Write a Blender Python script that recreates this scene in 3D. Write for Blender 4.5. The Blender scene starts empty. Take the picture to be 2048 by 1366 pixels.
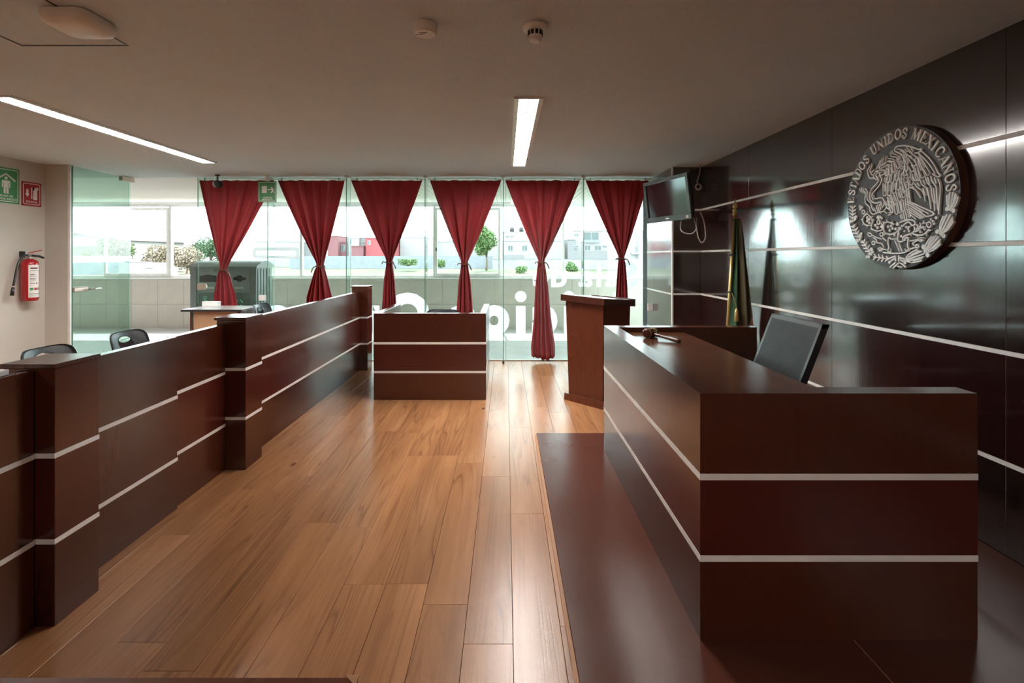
import bpy, math, random
from mathutils import Vector, Matrix
random.seed(7)
SC = bpy.context.scene
COL = SC.collection

# ------------------------------------------------------------------ camera, world, sun, exposure
F = 1000.0            # focal length in pixels of the 2048 wide frame
VPX, VPY, EYE = 1012.0, 513.0, 1.6
cam_d = bpy.data.cameras.new('camera')
cam_d.sensor_fit = 'HORIZONTAL'; cam_d.sensor_width = 36.0
cam_d.lens = F / 2048 * 36.0
cam_d.shift_x = (1024 - VPX) / 2048
cam_d.shift_y = -(683 - VPY) / 2048
cam_d.clip_start = 0.02; cam_d.clip_end = 2000
cam = bpy.data.objects.new('camera', cam_d); COL.objects.link(cam)
cam.location = (0, 0, EYE); cam.rotation_euler = (math.pi / 2, 0, 0)
SC.camera = cam

world = bpy.data.worlds.new('sky'); SC.world = world; world.use_nodes = True
wb = world.node_tree.nodes['Background']
wb.inputs[0].default_value = (0.93, 0.975, 1.03, 1); wb.inputs[1].default_value = 3.8

sun_d = bpy.data.lights.new('sun', 'SUN'); sun_d.energy = 5.0; sun_d.angle = math.radians(1.0); sun_d.color = (1.0, 0.96, 0.9)
sun = bpy.data.objects.new('sun', sun_d); COL.objects.link(sun)
sun.rotation_euler = (math.radians(-35), 0, math.radians(6))   # sun stands in front of the camera, 55 degrees high

LAMP = 52.0           # strength of the fluorescent tubes
SC.view_settings.view_transform = 'Standard'
SC.view_settings.look = 'None'
SC.view_settings.exposure = 1.45
SC.view_settings.gamma = 1.0
SC.view_settings.use_curve_mapping = False
SC.cycles.use_denoising = True
SC.cycles.max_bounces = 9; SC.cycles.diffuse_bounces = 5; SC.cycles.glossy_bounces = 4
SC.cycles.use_adaptive_sampling = True; SC.cycles.adaptive_threshold = .025
SC.cycles.transmission_bounces = 6; SC.cycles.transparent_max_bounces = 24
SC.cycles.caustics_reflective = False; SC.cycles.caustics_refractive = False
SC.cycles.sample_clamp_indirect = 3.0; SC.cycles.blur_glossy = 2.0

def PX(u, Y): return (u - VPX) * Y / F
def PZ(v, Y): return EYE - (v - VPY) * Y / F

# ------------------------------------------------------------------ mesh helpers
class MB:
    def __init__(s): s.v = []; s.f = []; s.smooth = []
    def add(s, verts, faces, smooth=False):
        b = len(s.v); s.v += [tuple(p) for p in verts]
        for f in faces: s.f.append(tuple(b + i for i in f)); s.smooth.append(smooth)
        return s
    def box(s, x0, x1, y0, y1, z0, z1, bev=0.0):
        if x0 > x1: x0, x1 = x1, x0
        if y0 > y1: y0, y1 = y1, y0
        if z0 > z1: z0, z1 = z1, z0
        if bev <= 0:
            v = [(x0,y0,z0),(x1,y0,z0),(x1,y1,z0),(x0,y1,z0),(x0,y0,z1),(x1,y0,z1),(x1,y1,z1),(x0,y1,z1)]
            s.add(v, [(0,3,2,1),(4,5,6,7),(0,1,5,4),(1,2,6,5),(2,3,7,6),(3,0,4,7)])
            return s
        # chamfered box: each corner becomes three vertices
        bev = min(bev, (x1-x0)*.45, (y1-y0)*.45, (z1-z0)*.45)
        X = (x0, x1); Y = (y0, y1); Z = (z0, z1); vs = []; ix = {}
        for i in (0,1):
            for j in (0,1):
                for k in (0,1):
                    dx = bev if i == 0 else -bev; dy = bev if j == 0 else -bev; dz = bev if k == 0 else -bev
                    for a, p in (('x',(X[i],Y[j]+dy,Z[k]+dz)),('y',(X[i]+dx,Y[j],Z[k]+dz)),('z',(X[i]+dx,Y[j]+dy,Z[k]))):
                        ix[(i,j,k,a)] = len(vs); vs.append(p)
        fs = []
        g = lambda i,j,k,a: ix[(i,j,k,a)]
        fs.append((g(0,0,0,'x'),g(0,0,1,'x'),g(0,1,1,'x'),g(0,1,0,'x')))
        fs.append((g(1,0,0,'x'),g(1,1,0,'x'),g(1,1,1,'x'),g(1,0,1,'x')))
        fs.append((g(0,0,0,'y'),g(1,0,0,'y'),g(1,0,1,'y'),g(0,0,1,'y')))
        fs.append((g(0,1,0,'y'),g(0,1,1,'y'),g(1,1,1,'y'),g(1,1,0,'y')))
        fs.append((g(0,0,0,'z'),g(0,1,0,'z'),g(1,1,0,'z'),g(1,0,0,'z')))
        fs.append((g(0,0,1,'z'),g(1,0,1,'z'),g(1,1,1,'z'),g(0,1,1,'z')))
        for j in (0,1):
            for k in (0,1): fs.append((g(0,j,k,'y'),g(0,j,k,'z'),g(1,j,k,'z'),g(1,j,k,'y')))
        for i in (0,1):
            for k in (0,1): fs.append((g(i,0,k,'x'),g(i,0,k,'z'),g(i,1,k,'z'),g(i,1,k,'x')))
        for i in (0,1):
            for j in (0,1): fs.append((g(i,j,0,'x'),g(i,j,0,'y'),g(i,j,1,'y'),g(i,j,1,'x')))
        for i in (0,1):
            for j in (0,1):
                for k in (0,1): fs.append((g(i,j,k,'x'),g(i,j,k,'y'),g(i,j,k,'z')))
        s.add(vs, fs); return s
    def prism(s, poly, axis, a0, a1):
        """poly: list of 2D points; axis 'x','y','z' extruded from a0 to a1"""
        def P(p, a):
            if axis == 'x': return (a, p[0], p[1])
            if axis == 'y': return (p[0], a, p[1])
            return (p[0], p[1], a)
        n = len(poly)
        v = [P(p, a0) for p in poly] + [P(p, a1) for p in poly]
        f = [tuple(range(n-1,-1,-1)), tuple(range(n, 2*n))]
        for i in range(n): j = (i+1) % n; f.append((i, j, n+j, n+i))
        s.add(v, f); return s
    def lathe(s, prof, c=(0,0,0), axis=(0,0,1), n=24, smooth=True, caps=True):
        """prof: list of (r, h) along axis from c"""
        ax = Vector(axis).normalized()
        t = Vector((1,0,0)) if abs(ax.x) < .9 else Vector((0,1,0))
        e1 = ax.cross(t).normalized(); e2 = ax.cross(e1)
        v = []
        for r, h in prof:
            for i in range(n):
                a = 2*math.pi*i/n
                p = Vector(c) + ax*h + e1*(r*math.cos(a)) + e2*(r*math.sin(a)); v.append(tuple(p))
        f = []
        for k in range(len(prof)-1):
            for i in range(n):
                j = (i+1) % n; f.append((k*n+i, k*n+j, (k+1)*n+j, (k+1)*n+i))
        s.add(v, f, smooth)
        if caps:
            b = len(s.v) - len(v)
            s.f.append(tuple(b+i for i in range(n-1,-1,-1))); s.smooth.append(False)
            s.f.append(tuple(b+(len(prof)-1)*n+i for i in range(n))); s.smooth.append(False)
        return s
    def tube(s, pts, r, n=8, closed=False):
        pts = [Vector(p) for p in pts]; m = len(pts)
        rs = r if isinstance(r, (list, tuple)) else [r]*m
        v = []; prev = None
        for i, p in enumerate(pts):
            if closed: d = pts[(i+1) % m] - pts[i-1]
            else: d = pts[min(i+1,m-1)] - pts[max(i-1,0)]
            d.normalize()
            if prev is None:
                t = Vector((0,0,1)) if abs(d.z) < .9 else Vector((1,0,0)); e1 = d.cross(t).normalized()
            else:
                e1 = (prev - d*prev.dot(d)).normalized()
            prev = e1; e2 = d.cross(e1)
            for k in range(n):
                a = 2*math.pi*k/n; v.append(tuple(p + (e1*math.cos(a) + e2*math.sin(a))*rs[i]))
        f = []
        for i in range(m if closed else m-1):
            ii = (i+1) % m
            for k in range(n):
                kk = (k+1) % n; f.append((i*n+k, i*n+kk, ii*n+kk, ii*n+k))
        s.add(v, f, True)
        if not closed:
            b = len(s.v) - len(v)
            s.f.append(tuple(b+i for i in range(n-1,-1,-1))); s.smooth.append(False)
            s.f.append(tuple(b+(m-1)*n+i for i in range(n))); s.smooth.append(False)
        return s
    def xf(s, M):
        s.v = [tuple(M @ Vector(p)) for p in s.v]; return s
    def shift(s, d):
        s.v = [(p[0]+d[0], p[1]+d[1], p[2]+d[2]) for p in s.v]; return s
    def mesh(s, name, mat):
        me = bpy.data.meshes.new(name); me.from_pydata(s.v, [], s.f)
        me.polygons.foreach_set('use_smooth', s.smooth)
        if mat: me.materials.append(mat)
        me.validate(); me.update(); return me
    def build(s, name, mat, parent=None):
        o = bpy.data.objects.new(name, s.mesh(name, mat)); COL.objects.link(o)
        if parent: o.parent = parent
        return o

def box(*a, bev=0.0): return MB().box(*a, bev=bev)

def tag(o, label=None, cat=None, group=None, kind=None):
    if label: o['label'] = label
    if cat: o['category'] = cat
    if group: o['group'] = group
    if kind: o['kind'] = kind
    return o
def thing(name, label, cat, loc=(0,0,0), rz=0.0, group=None):
    o = bpy.data.objects.new(name, None); COL.objects.link(o); o.empty_display_size = .1
    o.location = loc; o.rotation_euler = (0,0,rz)
    return tag(o, label, cat, group)
def part(name, mb, mat, root, world=True, parent=None):
    """parts are modelled in world space and moved into the space of an unrotated root"""
    if world: mb.shift((-root.location.x, -root.location.y, -root.location.z))
    return mb.build(name, mat, parent or root)
def struct(name, mb, mat, label, parent=None):
    o = mb.build(name, mat, parent)
    if not parent: tag(o, label, kind='structure')
    return o
def copy_tree(o, parent=None):
    c = o.copy(); COL.objects.link(c)
    if parent: c.parent = parent
    for ch in list(o.children): copy_tree(ch, c)
    return c

def spline(pts, n=6, closed=False):
    """Catmull-Rom through 2D or 3D points"""
    P = [Vector(p) for p in pts]; m = len(P); out = []
    rng = range(m if closed else m-1)
    for i in rng:
        if closed: p0, p1, p2, p3 = P[i-1], P[i], P[(i+1)%m], P[(i+2)%m]
        else: p0, p1, p2, p3 = P[max(i-1,0)], P[i], P[i+1], P[min(i+2,m-1)]
        for k in range(n):
            t = k/n
            out.append(.5*((2*p1) + (p2-p0)*t + (2*p0-5*p1+4*p2-p3)*t*t + (3*p1-p0-3*p2+p3)*t**3))
    if not closed: out.append(P[-1])
    return out

# ------------------------------------------------------------------ materials
def new_mat(name):
    m = bpy.data.materials.new(name); m.use_nodes = True
    nt = m.node_tree; b = nt.nodes['Principled BSDF']
    return m, nt, b
def N(nt, t, **kw):
    n = nt.nodes.new(t)
    for k, v in kw.items():
        if k.startswith('i_'): n.inputs[k[2:].replace('_', ' ')].default_value = v
        else: setattr(n, k, v)
    return n
def mix(nt, fac, a, b, blend='MIX'):
    n = nt.nodes.new('ShaderNodeMix'); n.data_type = 'RGBA'; n.blend_type = blend
    for s, val in ((n.inputs[0], fac), (n.inputs[6], a), (n.inputs[7], b)):
        if hasattr(val, 'is_linked'): nt.links.new(val, s)
        elif isinstance(val, (int, float)): s.default_value = val
        else: s.default_value = (val[0], val[1], val[2], 1)
    return n.outputs[2]
def ramp(nt, fac, stops):
    n = nt.nodes.new('ShaderNodeValToRGB'); nt.links.new(fac, n.inputs[0])
    el = n.color_ramp.elements
    while len(el) < len(stops): el.new(.5)
    for e, (p, c) in zip(el, stops):
        e.position = p; e.color = (c[0], c[1], c[2], 1) if isinstance(c, (tuple, list)) else (c, c, c, 1)
    return n.outputs[0]
def math_(nt, op, a, b=None, c=None):
    n = nt.nodes.new('ShaderNodeMath'); n.operation = op
    for i, val in enumerate((a, b, c)):
        if val is None: continue
        if hasattr(val, 'is_linked'): nt.links.new(val, n.inputs[i])
        else: n.inputs[i].default_value = val
    return n.outputs[0]
def bump(nt, b, h, strength=.2, dist=.01):
    n = nt.nodes.new('ShaderNodeBump'); n.inputs['Strength'].default_value = strength; n.inputs['Distance'].default_value = dist
    nt.links.new(h, n.inputs['Height']); nt.links.new(n.outputs[0], b.inputs['Normal']); return n
def coords(nt, scale=(1,1,1), kind='Object', rnd=False):
    tc = nt.nodes.new('ShaderNodeTexCoord'); out = tc.outputs[kind]
    if rnd:
        oi = nt.nodes.new('ShaderNodeObjectInfo')
        mm = math_(nt, 'MULTIPLY', oi.outputs['Random'], 23.0)
        va = nt.nodes.new('ShaderNodeVectorMath'); va.operation = 'ADD'
        nt.links.new(out, va.inputs[0]); nt.links.new(mm, va.inputs[1]); out = va.outputs[0]
    mp = nt.nodes.new('ShaderNodeMapping'); mp.inputs['Scale'].default_value = scale
    nt.links.new(out, mp.inputs[0]); return mp.outputs[0]
def noise(nt, vec, scale=5, detail=4, rough=.5, dist=0):
    n = nt.nodes.new('ShaderNodeTexNoise'); n.inputs['Scale'].default_value = scale; n.inputs['Detail'].default_value = detail
    n.inputs['Roughness'].default_value = rough; n.inputs['Distortion'].default_value = dist
    nt.links.new(vec, n.inputs['Vector']); return n.outputs[0]

def plain(name, col, rough=.5, metal=0.0, spec=.5, var=.06, vscale=9, coat=0.0):
    """a simple surface with slight procedural mottling"""
    m, nt, b = new_mat(name)
    n = noise(nt, coords(nt), vscale, 3)
    c = mix(nt, ramp(nt, n, [(.3, 0.0), (.7, 1.0)]), [x*(1-var) for x in col], [min(1, x*(1+var)) for x in col])
    nt.links.new(c, b.inputs['Base Color'])
    b.inputs['Roughness'].default_value = rough; b.inputs['Metallic'].default_value = metal
    b.inputs['Specular IOR Level'].default_value = spec; b.inputs['Coat Weight'].default_value = coat
    return m

def varnished(name, dark, light, rough=.2, gs=(9, 9, .7), bstr=.05, spec=.5, coat=0.0):
    """dark stained veneer under lacquer: fine grain stretched along the boards, uneven gloss"""
    m, nt, b = new_mat(name)
    v = coords(nt, gs, rnd=True)
    g = noise(nt, v, 6, 3, .5)
    c = ramp(nt, g, [(0.0, dark), (1.0, light)])
    oi = nt.nodes.new('ShaderNodeObjectInfo')
    val = math_(nt, 'ADD', math_(nt, 'MULTIPLY', oi.outputs['Random'], .3), .85)
    hs = nt.nodes.new('ShaderNodeHueSaturation'); nt.links.new(c, hs.inputs['Color']); nt.links.new(val, hs.inputs['Value'])
    nt.links.new(hs.outputs[0], b.inputs['Base Color'])
    big = noise(nt, coords(nt, (1,1,.6), rnd=True), 2.2, 3)
    r = nt.nodes.new('ShaderNodeMapRange'); r.inputs['To Min'].default_value = rough*.7; r.inputs['To Max'].default_value = rough*1.35
    nt.links.new(big, r.inputs[0]); nt.links.new(r.outputs[0], b.inputs['Roughness'])
    b.inputs['Specular IOR Level'].default_value = spec
    b.inputs['Coat Weight'].default_value = coat; b.inputs['Coat Roughness'].default_value = rough*.6; b.inputs['Coat IOR'].default_value = 1.75
    hgt = math_(nt, 'ADD', g, math_(nt, 'MULTIPLY', noise(nt, coords(nt, (1,1,.5), rnd=True), 5, 2), 1.4))
    if bstr > 0: bump(nt, b, hgt, bstr, .004)
    return m

M = {}
M['veneer'] = varnished('espresso_veneer', (.062,.0145,.0074), (.074,.0182,.0094), .2, (9,9,.5), 0.0, spec=.8)
M['veneer_red'] = varnished('mahogany_veneer', (.068,.0112,.0078), (.080,.0140,.0098), .2, (9,9,.5), 0.0, spec=.8)
M['wallpanel'] = varnished('lacquered_wall_panel', (.015,.0085,.0078), (.024,.013,.0115), .15, (7,7,.4), .11, spec=1.0, coat=1.0)
M['wallpanel_red'] = varnished('lacquered_red_wall_panel', (.021,.0068,.0064), (.030,.0095,.0088), .15, (7,7,.4), .11, spec=1.0, coat=1.0)
M['dais'] = varnished('dais_board', (.078,.0245,.0165), (.088,.028,.019), .24, (5,.8,5), .0, spec=.27)
M['worktop'] = varnished('worktop_wood', (.07,.024,.012), (.13,.047,.024), .22, (7,.7,7), .03)
M['lectern'] = varnished('lectern_wood', (.09,.021,.011), (.15,.042,.02), .25, (6,6,.6), .03)
M['lectern_dark'] = varnished('lectern_top_wood', (.05,.013,.008), (.09,.027,.016), .25, (6,6,.6), .03)
M['rawedge'] = plain('raw_wood_edge', (.42,.2,.09), .6)
M['strip'] = plain('brushed_light_strip', (.84,.81,.79), .4, .0)
M['whitewall'] = plain('cream_plaster', (.56,.545,.50), .85, var=.03, vscale=2)
M['white'] = plain('white_plastic', (.8,.8,.79), .4)
M['whitemetal'] = plain('white_painted_metal', (.8,.81,.8), .35)
M['alu'] = plain('window_aluminium', (.8,.79,.76), .4, .1)
M['black'] = plain('black_plastic', (.015,.016,.018), .35)
M['darkgrey'] = plain('dark_grey_plastic', (.05,.056,.06), .35)
M['chair'] = plain('charcoal_chair_shell', (.03,.035,.045), .33)
M['steel'] = plain('steel', (.6,.6,.6), .25, 1.0)
M['bronze'] = plain('satin_bronze_fitting', (.5,.43,.36), .35, .7)
M['gold'] = plain('gilt_pole', (.62,.45,.18), .3, .75)
M['cord'] = plain('brown_cord', (.1,.06,.03), .7)
M['greycable'] = plain('grey_cable', (.32,.27,.25), .5)
M['dark'] = plain('dark_void', (.008,.008,.008), .8)
M['emblemgrey'] = plain('emblem_grey', (.05,.052,.058), .45)
M['emblemrim'] = plain('emblem_brown_rim', (.10,.045,.03), .4)
M['emblemwhite'] = plain('emblem_white_relief', (.93,.95,.95), .4, var=.02)
M['signgreen'] = plain('sign_green', (.035,.24,.075), .4)
M['signred'] = plain('sign_red', (.32,.014,.013), .4)
M['signwhite'] = plain('sign_white', (.8,.8,.78), .5, var=.02)
M['red'] = plain('extinguisher_red', (.42,.012,.02), .25, coat=.4)
M['bin'] = plain('bin_grey_green', (.17,.2,.19), .5)
M['bindark'] = plain('bin_panel_green', (.06,.10,.09), .4)
M['bindecal'] = plain('bin_mint_print', (.25,.7,.45), .5)
M['tan'] = plain('tan_laminate', (.42,.26,.16), .5)
M['greytop'] = plain('grey_laminate', (.42,.43,.44), .2)
M['blackedge'] = plain('black_edging', (.02,.02,.022), .4)
M['paper'] = plain('paper', (.85,.86,.88), .7)
M['brown_print'] = plain('label_print', (.12,.03,.03), .6)
M['grey_print'] = plain('label_print_grey', (.2,.2,.22), .6)
M['green_print'] = plain('label_print_green', (.05,.3,.1), .6)

def make_planks():
    m, nt, b = new_mat('oiled_pine_planks')
    v = coords(nt, (1, .048, 1), rnd=True)
    n1 = noise(nt, v, 3.6, 3, .45, .25)
    rings = math_(nt, 'FRACT', math_(nt, 'MULTIPLY', n1, 24.0))
    lines = ramp(nt, rings, [(0.0, 1.0), (.12, .15), (.6, 0.0), (.93, .5), (1.0, 1.0)])
    patch = ramp(nt, noise(nt, coords(nt, (2.5, .4, 1), rnd=True), 2.0, 2), [(.38, .12), (.62, 1.0)])
    lines = mix(nt, 1.0, lines, patch, 'MULTIPLY')
    fine = noise(nt, coords(nt, (60, 1.2, 60), rnd=True), 3, 5, .6)
    tone = noise(nt, coords(nt, (3.0, .35, 1), rnd=True), 2.2, 3)
    c = ramp(nt, tone, [(.25, (.31,.140,.060)), (.55, (.41,.190,.084)), (.8, (.50,.245,.115))])
    c = mix(nt, math_(nt, 'MULTIPLY', lines, .62), c, (.13,.05,.02))
    c = mix(nt, math_(nt, 'MULTIPLY', ramp(nt, fine, [(.45, 0.0), (.75, 1.0)]), .3), c, (.19,.08,.036))
    vo = nt.nodes.new('ShaderNodeTexVoronoi'); vo.inputs['Scale'].default_value = 2.4
    nt.links.new(coords(nt, (1.4, .62, 0.0), rnd=True), vo.inputs['Vector'])
    kn = ramp(nt, vo.outputs['Distance'], [(.03, 1.0), (.075, 0.0)])
    c = mix(nt, math_(nt, 'MULTIPLY', kn, .8), c, (.06,.025,.012))
    oi = nt.nodes.new('ShaderNodeObjectInfo')
    val = math_(nt, 'ADD', math_(nt, 'MULTIPLY', oi.outputs['Random'], .22), .88)
    hs = nt.nodes.new('ShaderNodeHueSaturation'); nt.links.new(c, hs.inputs['Color']); nt.links.new(val, hs.inputs['Value'])
    nt.links.new(hs.outputs[0], b.inputs['Base Color'])
    b.inputs['Roughness'].default_value = .27; b.inputs['Specular IOR Level'].default_value = .42
    bump(nt, b, math_(nt, 'ADD', math_(nt, 'MULTIPLY', lines, -.5), fine), .12, .002)
    return m
M['plank'] = make_planks()

def make_ceiling():
    m, nt, b = new_mat('textured_ceiling_paint')
    v = coords(nt)
    n1 = noise(nt, v, 75, 4, .65); n2 = noise(nt, v, 1.2, 3)
    c = mix(nt, n2, (.71,.795,.855), (.76,.845,.905)); nt.links.new(c, b.inputs['Base Color'])
    b.inputs['Roughness'].default_value = .9; bump(nt, b, n1, 1.0, .012)
    return m
M['ceiling'] = make_ceiling()

def make_curtain():
    m, nt, b = new_mat('red_curtain_cloth')
    n = noise(nt, coords(nt, (1,1,.35)), 7, 4)
    w = noise(nt, coords(nt), 320, 2)
    c = ramp(nt, n, [(.3, (.30,.018,.026)), (.7, (.38,.026,.036))])
    nt.links.new(c, b.inputs['Base Color']); b.inputs['Roughness'].default_value = .7
    b.inputs['Sheen Weight'].default_value = .15
    bump(nt, b, w, .1, .002)
    tr = nt.nodes.new('ShaderNodeBsdfTranslucent'); tr.inputs[0].default_value = (.55,.02,.03,1)
    mx = nt.nodes.new('ShaderNodeMixShader'); mx.inputs[0].default_value = .22
    out = nt.nodes['Material Output']
    nt.links.new(b.outputs[0], mx.inputs[1]); nt.links.new(tr.outputs[0], mx.inputs[2]); nt.links.new(mx.outputs[0], out.inputs[0])
    return m
M['curtain'] = make_curtain()

def make_glass(name, tint, refl=1.0):
    """thin architectural glass: tinted straight-through light plus a Fresnel reflection"""
    m = bpy.data.materials.new(name); m.use_nodes = True; nt = m.node_tree; nt.nodes.clear()
    out = nt.nodes.new('ShaderNodeOutputMaterial')
    t = nt.nodes.new('ShaderNodeBsdfTransparent')
    n = noise(nt, coords(nt), 1.5, 1)
    c = mix(nt, n, [x*.985 for x in tint], tint); nt.links.new(c, t.inputs[0])
    g = nt.nodes.new('ShaderNodeBsdfGlossy'); g.inputs['Roughness'].default_value = .02
    fr = nt.nodes.new('ShaderNodeFresnel'); fr.inputs[0].default_value = 1.45
    mx = nt.nodes.new('ShaderNodeMixShader')
    ge = nt.nodes.new('ShaderNodeNewGeometry')   # reflect once, at the outer face only
    nt.links.new(math_(nt, 'MULTIPLY', math_(nt, 'MULTIPLY', fr.outputs[0], refl*1.6), math_(nt, 'SUBTRACT', 1.0, ge.outputs['Backfacing'])), mx.inputs[0])
    nt.links.new(t.outputs[0], mx.inputs[1]); nt.links.new(g.outputs[0], mx.inputs[2]); nt.links.new(mx.outputs[0], out.inputs[0])
    return m
M['glass'] = make_glass('green_tinted_glass', (.885,.985,.955))
M['doorglass'] = make_glass('green_door_glass', (.72,.86,.80))
M['clearglass'] = make_glass('clear_window_glass', (.985,.99,.99), .8)
M['glassedge'] = plain('polished_glass_edge', (.10,.24,.18), .15)

def make_vinyl(name, alpha):
    m = bpy.data.materials.new(name); m.use_nodes = True; nt = m.node_tree; nt.nodes.clear()
    out = nt.nodes.new('ShaderNodeOutputMaterial')
    d = nt.nodes.new('ShaderNodeBsdfDiffuse'); d.inputs[0].default_value = (.85,.86,.88,1)
    t = nt.nodes.new('ShaderNodeBsdfTranslucent'); t.inputs[0].default_value = (.92,.93,.95,1)
    n = noise(nt, coords(nt), 4, 2); nt.links.new(mix(nt, n, (.88,.89,.92), (.95,.96,.97)), t.inputs[0])
    mx = nt.nodes.new('ShaderNodeMixShader'); mx.inputs[0].default_value = .7
    nt.links.new(d.outputs[0], mx.inputs[1]); nt.links.new(t.outputs[0], mx.inputs[2])
    p = nt.nodes.new('ShaderNodeBsdfTransparent'); m2 = nt.nodes.new('ShaderNodeMixShader'); m2.inputs[0].default_value = alpha
    nt.links.new(p.outputs[0], m2.inputs[1]); nt.links.new(mx.outputs[0], m2.inputs[2]); nt.links.new(m2.outputs[0], out.inputs[0])
    return m
M['vinyl'] = make_vinyl('white_vinyl_film', 1.0)
M['frost'] = make_vinyl('frosted_film', .45)

def emit(name, col, strength):
    m = bpy.data.materials.new(name); m.use_nodes = True; nt = m.node_tree; nt.nodes.clear()
    out = nt.nodes.new('ShaderNodeOutputMaterial'); e = nt.nodes.new('ShaderNodeEmission')
    n = noise(nt, coords(nt), 3, 1); nt.links.new(mix(nt, n, [x*.97 for x in col], col), e.inputs[0])
    e.inputs[1].default_value = strength; nt.links.new(e.outputs[0], out.inputs[0]); return m
M['tube'] = emit('fluorescent_tube_glow', (1.0,.945,.88), LAMP)

# ------------------------------------------------------------------ room shell
XR = 2.64; XL = -6.07; CEIL = 2.81; YG = 7.67; YB = -6.5
struct('floor', box(XL-.3, XR+.3, YB, 6.6, -.30, -.022).box(-5.76, XR+.3, 6.6, YG, -.30, -.022), M['dark'], 'warm brown wooden plank floor of the courtroom')
FLOOR = bpy.data.objects['floor']
# planks: one object each, meshes shared between planks of the same length
PW, PL = .205, 1.575
plank_mesh = {}
def plank(x0, y0, y1):
    L = round(y1-y0, 3); k = L
    if k not in plank_mesh: plank_mesh[k] = box(0, PW-.0018, 0, L-.0008, -.02, 0, bev=.0008).mesh('plank', M['plank'])
    o = bpy.data.objects.new('plank', plank_mesh[k]); COL.objects.link(o); o.parent = FLOOR; o.location = (x0, y0, 0)
ends = {0: 3.11, -1: 3.64, -2: 2.30, -3: 4.02, -4: 2.44, -5: 2.957}
i0 = int((XL - .03)//PW); i1 = int((XR-.03)//PW)
for i in range(i0, i1+1):
    x0 = .03 + i*PW
    if x0 < XL-.2: continue
    e = ends.get(i, (i*i*.61 + i*1.13) % PL + 2.0)
    ys = []; y = e
    while y > .1: y -= PL
    y = max(y, -1.4)
    while y < YG-.005:
        y1 = min(YG, e + PL*math.ceil((y - e + .02)/PL))
        if x0 > -5.8 or y < 6.6: plank(x0, round(y,3), round(y1 if x0 > -5.8 else min(y1, 6.6),3))
        y = y1
box(XL, XR, YB, -1.402, -.022, -.0005).build('rear_boards', M['plank'], FLOOR)
CEILING = struct('ceiling', box(XL-.3, XR+.3, YB, 6.66, CEIL, CEIL+.25).box(-5.77, XR+.3, 6.66, YG-.02, CEIL, CEIL+.25), M['ceiling'], 'grey white textured ceiling')
struct('wall_left', box(XL-.2, XL, YB, 6.58, -.05, CEIL), M['whitewall'], 'cream plaster wall with safety signs')
struct('wall_front', box(XL-.2, -5.765, 6.58, 6.66, -.05, CEIL), M['whitewall'], 'short cream wall return beside the glass door')
struct('wall_back', box(XL-.2, XR+.2, YB-.2, YB, -.05, CEIL), M['whitewall'], 'cream wall at the back of the room')
# right wall: lacquered panels with light strips between them
WR = struct('wall_right', box(XR+.015, XR+.25, YB, YG+.6, -.05, CEIL), M['dark'], 'wall of dark lacquered panels with pale horizontal strips')
STR = [.505, 1.09, 1.67, 2.232]; SH = .023
rows = [(-.0, STR[0]-SH/2)] + [(STR[k]+SH/2, STR[k+1]-SH/2) for k in range(3)] + [(STR[3]+SH/2, CEIL)]
seams = [6.77, 5.44, 4.05, 2.64, 1.25, -.14, -1.55, -2.95, YB]
for k in range(len(seams)-1):
    y1, y0 = seams[k], seams[k+1]
    for r, (z0, z1) in enumerate(rows):
        box(XR, XR+.014, y0+.001, y1-.001, z0+.0005, z1-.0005, bev=.0015).build('panel', M['wallpanel_red' if r % 2 else 'wallpanel'], WR)
for z in STR:
    box(XR-.002, XR+.015, YB, 6.77, z-SH/2, z+SH/2).build('strip', M['strip'], WR)
# boxed column at the window end of that wall
WC = struct('wall_column', box(2.265, XR+.25, 6.785, YG+.6, -.05, CEIL), M['dark'], 'boxed column clad in dark lacquered panels beside the windows')
for r, (z0, z1) in enumerate(rows):
    box(2.262, XR, 6.77, 6.784, z0+.0005, z1-.0005, bev=.0015).build('panel', M['wallpanel_red' if r % 2 else 'wallpanel'], WC)
    box(2.25, 2.264, 6.80, YG+.3, z0+.0005, z1-.0005, bev=.0015).build('panel', M['wallpanel'], WC)
for z in STR:
    box(2.262, XR-.003, 6.768, 6.785, z-SH/2, z+SH/2).build('strip', M['strip'], WC)
    box(2.248, 2.266, 6.80, YG+.3, z-SH/2, z+SH/2).build('strip', M['strip'], WC)
box(2.246, 2.264, 6.766, 6.80, 0, CEIL).build('corner_trim', M['strip'], WC)

# ceiling hatch outline
hz = CEIL - .004
for (x0, x1, y0, y1) in ((-2.777,-2.164,2.861,2.869), (-2.777,-2.769,2.22,2.867), (-2.172,-2.164,2.22,2.867), (-2.777,-2.164,2.22,2.228)):
    box(x0, x1, y0, y1, hz, CEIL).build('hatch_gap', M['darkgrey'], CEILING)

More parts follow.
